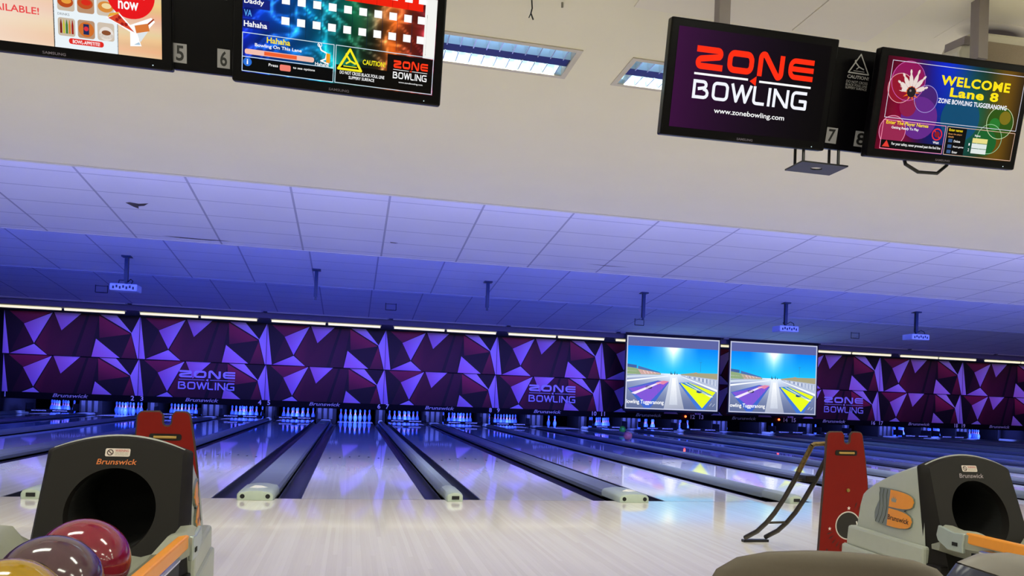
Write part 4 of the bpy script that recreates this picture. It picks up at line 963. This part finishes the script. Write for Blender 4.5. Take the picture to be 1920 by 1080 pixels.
# ================================================================= ramps
M_red = pm('ramp_red', '#7c1108', .6, spec=.2, noise=.05); M_edge = pm('ramp_edge', '#3a2420', .7); M_worn = pm('worn_tube', '#6e5a34', .4, .6, noise=.95, scale=70); M_tubeb = pm('ramp_tube', '#37322c', .4, .5, noise=.5, scale=25); M_brass = pm('worn_brass', '#a88a4a', .4, .7)
def ramp(loc, label, rails, mirror=False):
    t = thing('ball_ramp', label, 'ball ramp', loc, group='red bowling ramps')
    ol = [(-.165,.0),(-.150,.30),(-.133,.60),(-.127,.765)] + [(-.127+.025*(1-math.cos(i*PI/8)), .765+.028*math.sin(i*PI/8)) for i in range(1,5)] + [(-.030,.795),(-.017,.78),(-.016,.745)] + [(.008+.024*math.cos(PI+i*PI/6), .745+.022*math.sin(PI+i*PI/6)) for i in range(1,6)] + [(.032,.745),(.033,.78),(.046,.796),(.085,.796)] + [(.112-.025+.025*math.sin(i*PI/8), .796-.028*(1-math.cos(i*PI/8))) for i in range(1,5)] + [(.135,.64),(.155,.50),(.172,.30),(.182,.12),(.186,0)]
    # fan the outline into strips so the notch stays open
    top = ol
    b = MB(); b.loft([[(x, -.009, z) for x, z in ol], [(x, .009, z) for x, z in ol]])
    bd = b.build('board', M_red, t)
    e = MB(); e.tube([(x, 0, z) for x, z in ol], .0085, 6); e.build('edging', M_edge, bd)
    g = MB().prism(rr(-.072,.655,.078,.688,.012), -.011, -.0085); g.build('grip_slot', M_hole, bd)
    MB().cyl((-.05,-.012,.671), (.055,-.012,.671), .008, 10).build('grip_bar', M_brass, bd)
    MB().cyl((.022,-.009,.445), (.022,-.016,.445), .011, 14).build('bolt', M_brass, bd)
    p = Paint(.0006); cx, cz = .03, .231
    p.circle(cx, cz, .086, '#d8d0ca', 40).up().circle(cx, cz, .079, '#1a1613', 40).up()
    p.poly(arcp(cx, cz, .066, -20, 25)+arcp(cx, cz, .058, 25, -20), '#e8e4e0')
    def star(x, z, r): p.poly([(x+(r if i % 2 == 0 else r*.45)*math.sin(i*PI/5), z+(r if i % 2 == 0 else r*.45)*math.cos(i*PI/5)) for i in range(10)], '#efdcd6')
    star(.032,.336,.013); star(-.095,.212,.012); star(.012,.118,.015)
    for a in (200, 212, 225, 238, 250, 42, 55, 68):
        d = Vector((math.cos(math.radians(a)), math.sin(math.radians(a)))); n_ = Vector((-d.y, d.x)); c = Vector((cx, cz))
        p.poly([tuple(c+d*.105), tuple(c+d*.14+n_*.004), tuple(c+d*.155), tuple(c+d*.14-n_*.004)], '#3a0c08')
    p.circle(-.11,.085,.006,'#3a0c08',12)
    p.build('printed_ball', M_ltr, bd, lambda x, z, l: (x, -.0095-l, z))
    L = [Vector(q) for q in rails]; R = [q+Vector((.165, .02, 0)) for q in L[1:]]
    MB().tube([tuple(q) for q in L[1:]], .016, 10).build('rail', M_tubeb, t, smooth=60)
    MB().tube([tuple(L[1]), tuple(L[2]), tuple(L[2].lerp(L[3], .5))], .0172, 10).build('worn_grip', M_worn, t, smooth=60)
    MB().tube([tuple(q) for q in R], .016, 10).build('rail', M_tubeb, t, smooth=60)
    MB().tube([tuple(L[1]), tuple(L[1]+Vector((.02,.0,.012))), tuple(L[0]+Vector((.02,0,.012))), tuple(R[0])], .015, 10).build('top_bar', M_worn, t, smooth=60)
    for i in (3, 6): MB().tube([tuple(L[i]), tuple(R[i-1])], .008, 8).build('rung', M_tubeb, t)
    MB().box(L[3].x+.06, L[3].y-.03, L[3].z-.01, L[3].x+.14, L[3].y+.05, L[3].z+.03).build('clamp', M_dark, t)
    ft = MB().box(L[-1].x-.012, L[-1].y-.005, .0, L[-1].x+.178, L[-1].y+.03, .017); ft.build('foot', M_dark, t)
    MB().tube([(.02, .009, .70), (.02, .12, .70), (L[1].x+.10, L[1].y, L[1].z)], .012, 8).build('strut', M_tubeb, t)
    return t
RB = Vector((2.798, -2.75, 0))
RA = [(2.803,-2.5,.70),(2.734,-2.5,.695),(2.699,-2.46,.582),(2.67,-2.42,.468),(2.634,-2.36,.339),(2.604,-2.3,.236),(2.583,-2.24,.163),(2.564,-2.16,.093),(2.53,-2.06,.031)]
ramp(RB, 'tall red ramp board with a printed black ball and curved dark tube rails', [Vector(q)-RB for q in RA])
LB = Vector((-1.04, -2.75, 0))
RL = [(-.06, .25, .69), (-.14, .25, .685), (-.152, .30, .58), (-.164, .35, .468), (-.178, .41, .339), (-.19, .47, .236), (-.20, .54, .163), (-.21, .62, .093), (-.225, .72, .031)]
ramp(LB, 'notched red ramp board standing mostly hidden behind the left ball return', [Vector(q) for q in RL])

# ================================================================= seats in the foreground
M_seat = pm('seat_taupe', '#5d544a', .6, noise=.04, bump=.1, scale=120); M_leg = pm('seat_leg', '#26262a', .5, .3)
def seat(loc, rot, label, shell, pad, band=None, W=.46):
    t = thing('seat', label, 'seat', loc, rot)
    def ring(z, w, yo, th):
        return [(w*math.copysign(abs(math.cos(a))**.8, math.cos(a)), yo+th*math.copysign(abs(math.sin(a))**.8, math.sin(a))+.05*(math.cos(a)*w/.23)**2*.5, z) for a in [2*PI*i/28 for i in range(28)]]
    b = MB()
    zs = [(.36,.185,.02,.022),(.45,.205,.015,.026),(.55,.222,.0,.028),(.61,.222,-.01,.028),(.645,.208,-.016,.027),(.668,.178,-.020,.024),(.682,.13,-.023,.019),(.689,.07,-.024,.012),(.691,.01,-.024,.004)]
    b.loft([ring(z, w_*W/.46, yo, th) for z, w_, yo, th in zs]); b.build('backrest', shell, t, smooth=60)
    if band:
        q = MB(); q.loft([ring(z, (w_+.006)*W/.46, yo, th+.006) for z, w_, yo, th in ((.60,.222,-.01,.028),(.625,.217,-.013,.028),(.650,.203,-.017,.026))]); q.build('band', band, t, smooth=60)
    if pad is not shell:
        q = MB(); q.loft([ring(z, (w_+.004)*W/.46, yo, th+.008) for z, w_, yo, th in ((.652,.203,-.017,.027),(.672,.172,-.020,.024),(.688,.12,-.023,.018),(.696,.05,-.024,.010),(.698,.01,-.024,.004))]); q.build('head_pad', pad, t, smooth=60)
    s_ = MB(); s_.loft([[(.20*W/.46*math.copysign(abs(math.cos(a))**.6, math.cos(a))*k, .20+.20*math.copysign(abs(math.sin(a))**.6, math.sin(a))*k, z) for a in [2*PI*i/28 for i in range(28)]] for z, k in ((.36,.9),(.37,1),(.40,1),(.41,.93))]); s_.build('seat_pan', shell, t, smooth=50)
    MB().cyl((0,.2,.01), (0,.2,.36), .035, 16).build('pedestal', M_leg, t); MB().cyl((0,.2,0), (0,.2,.02), .16, 24).build('base', M_leg, t)
    return t
seat((.652, -5.74, 0), (0, math.radians(2.0), math.radians(-8)), 'taupe moulded seat back rising in front of the right ball return', M_seat, M_seat)
pale_seat = seat((.755, -5.95, 0), (0, math.radians(-16.0), math.radians(172)), 'pale seat back with a navy band, beside the taupe one', pm('seat_pale', '#a9a3a4', .4), pm('seat_grey', '#77726f', .5), pm('seat_navy', '#2c2f48', .35))
pale_seat.scale = (1.04,)*3
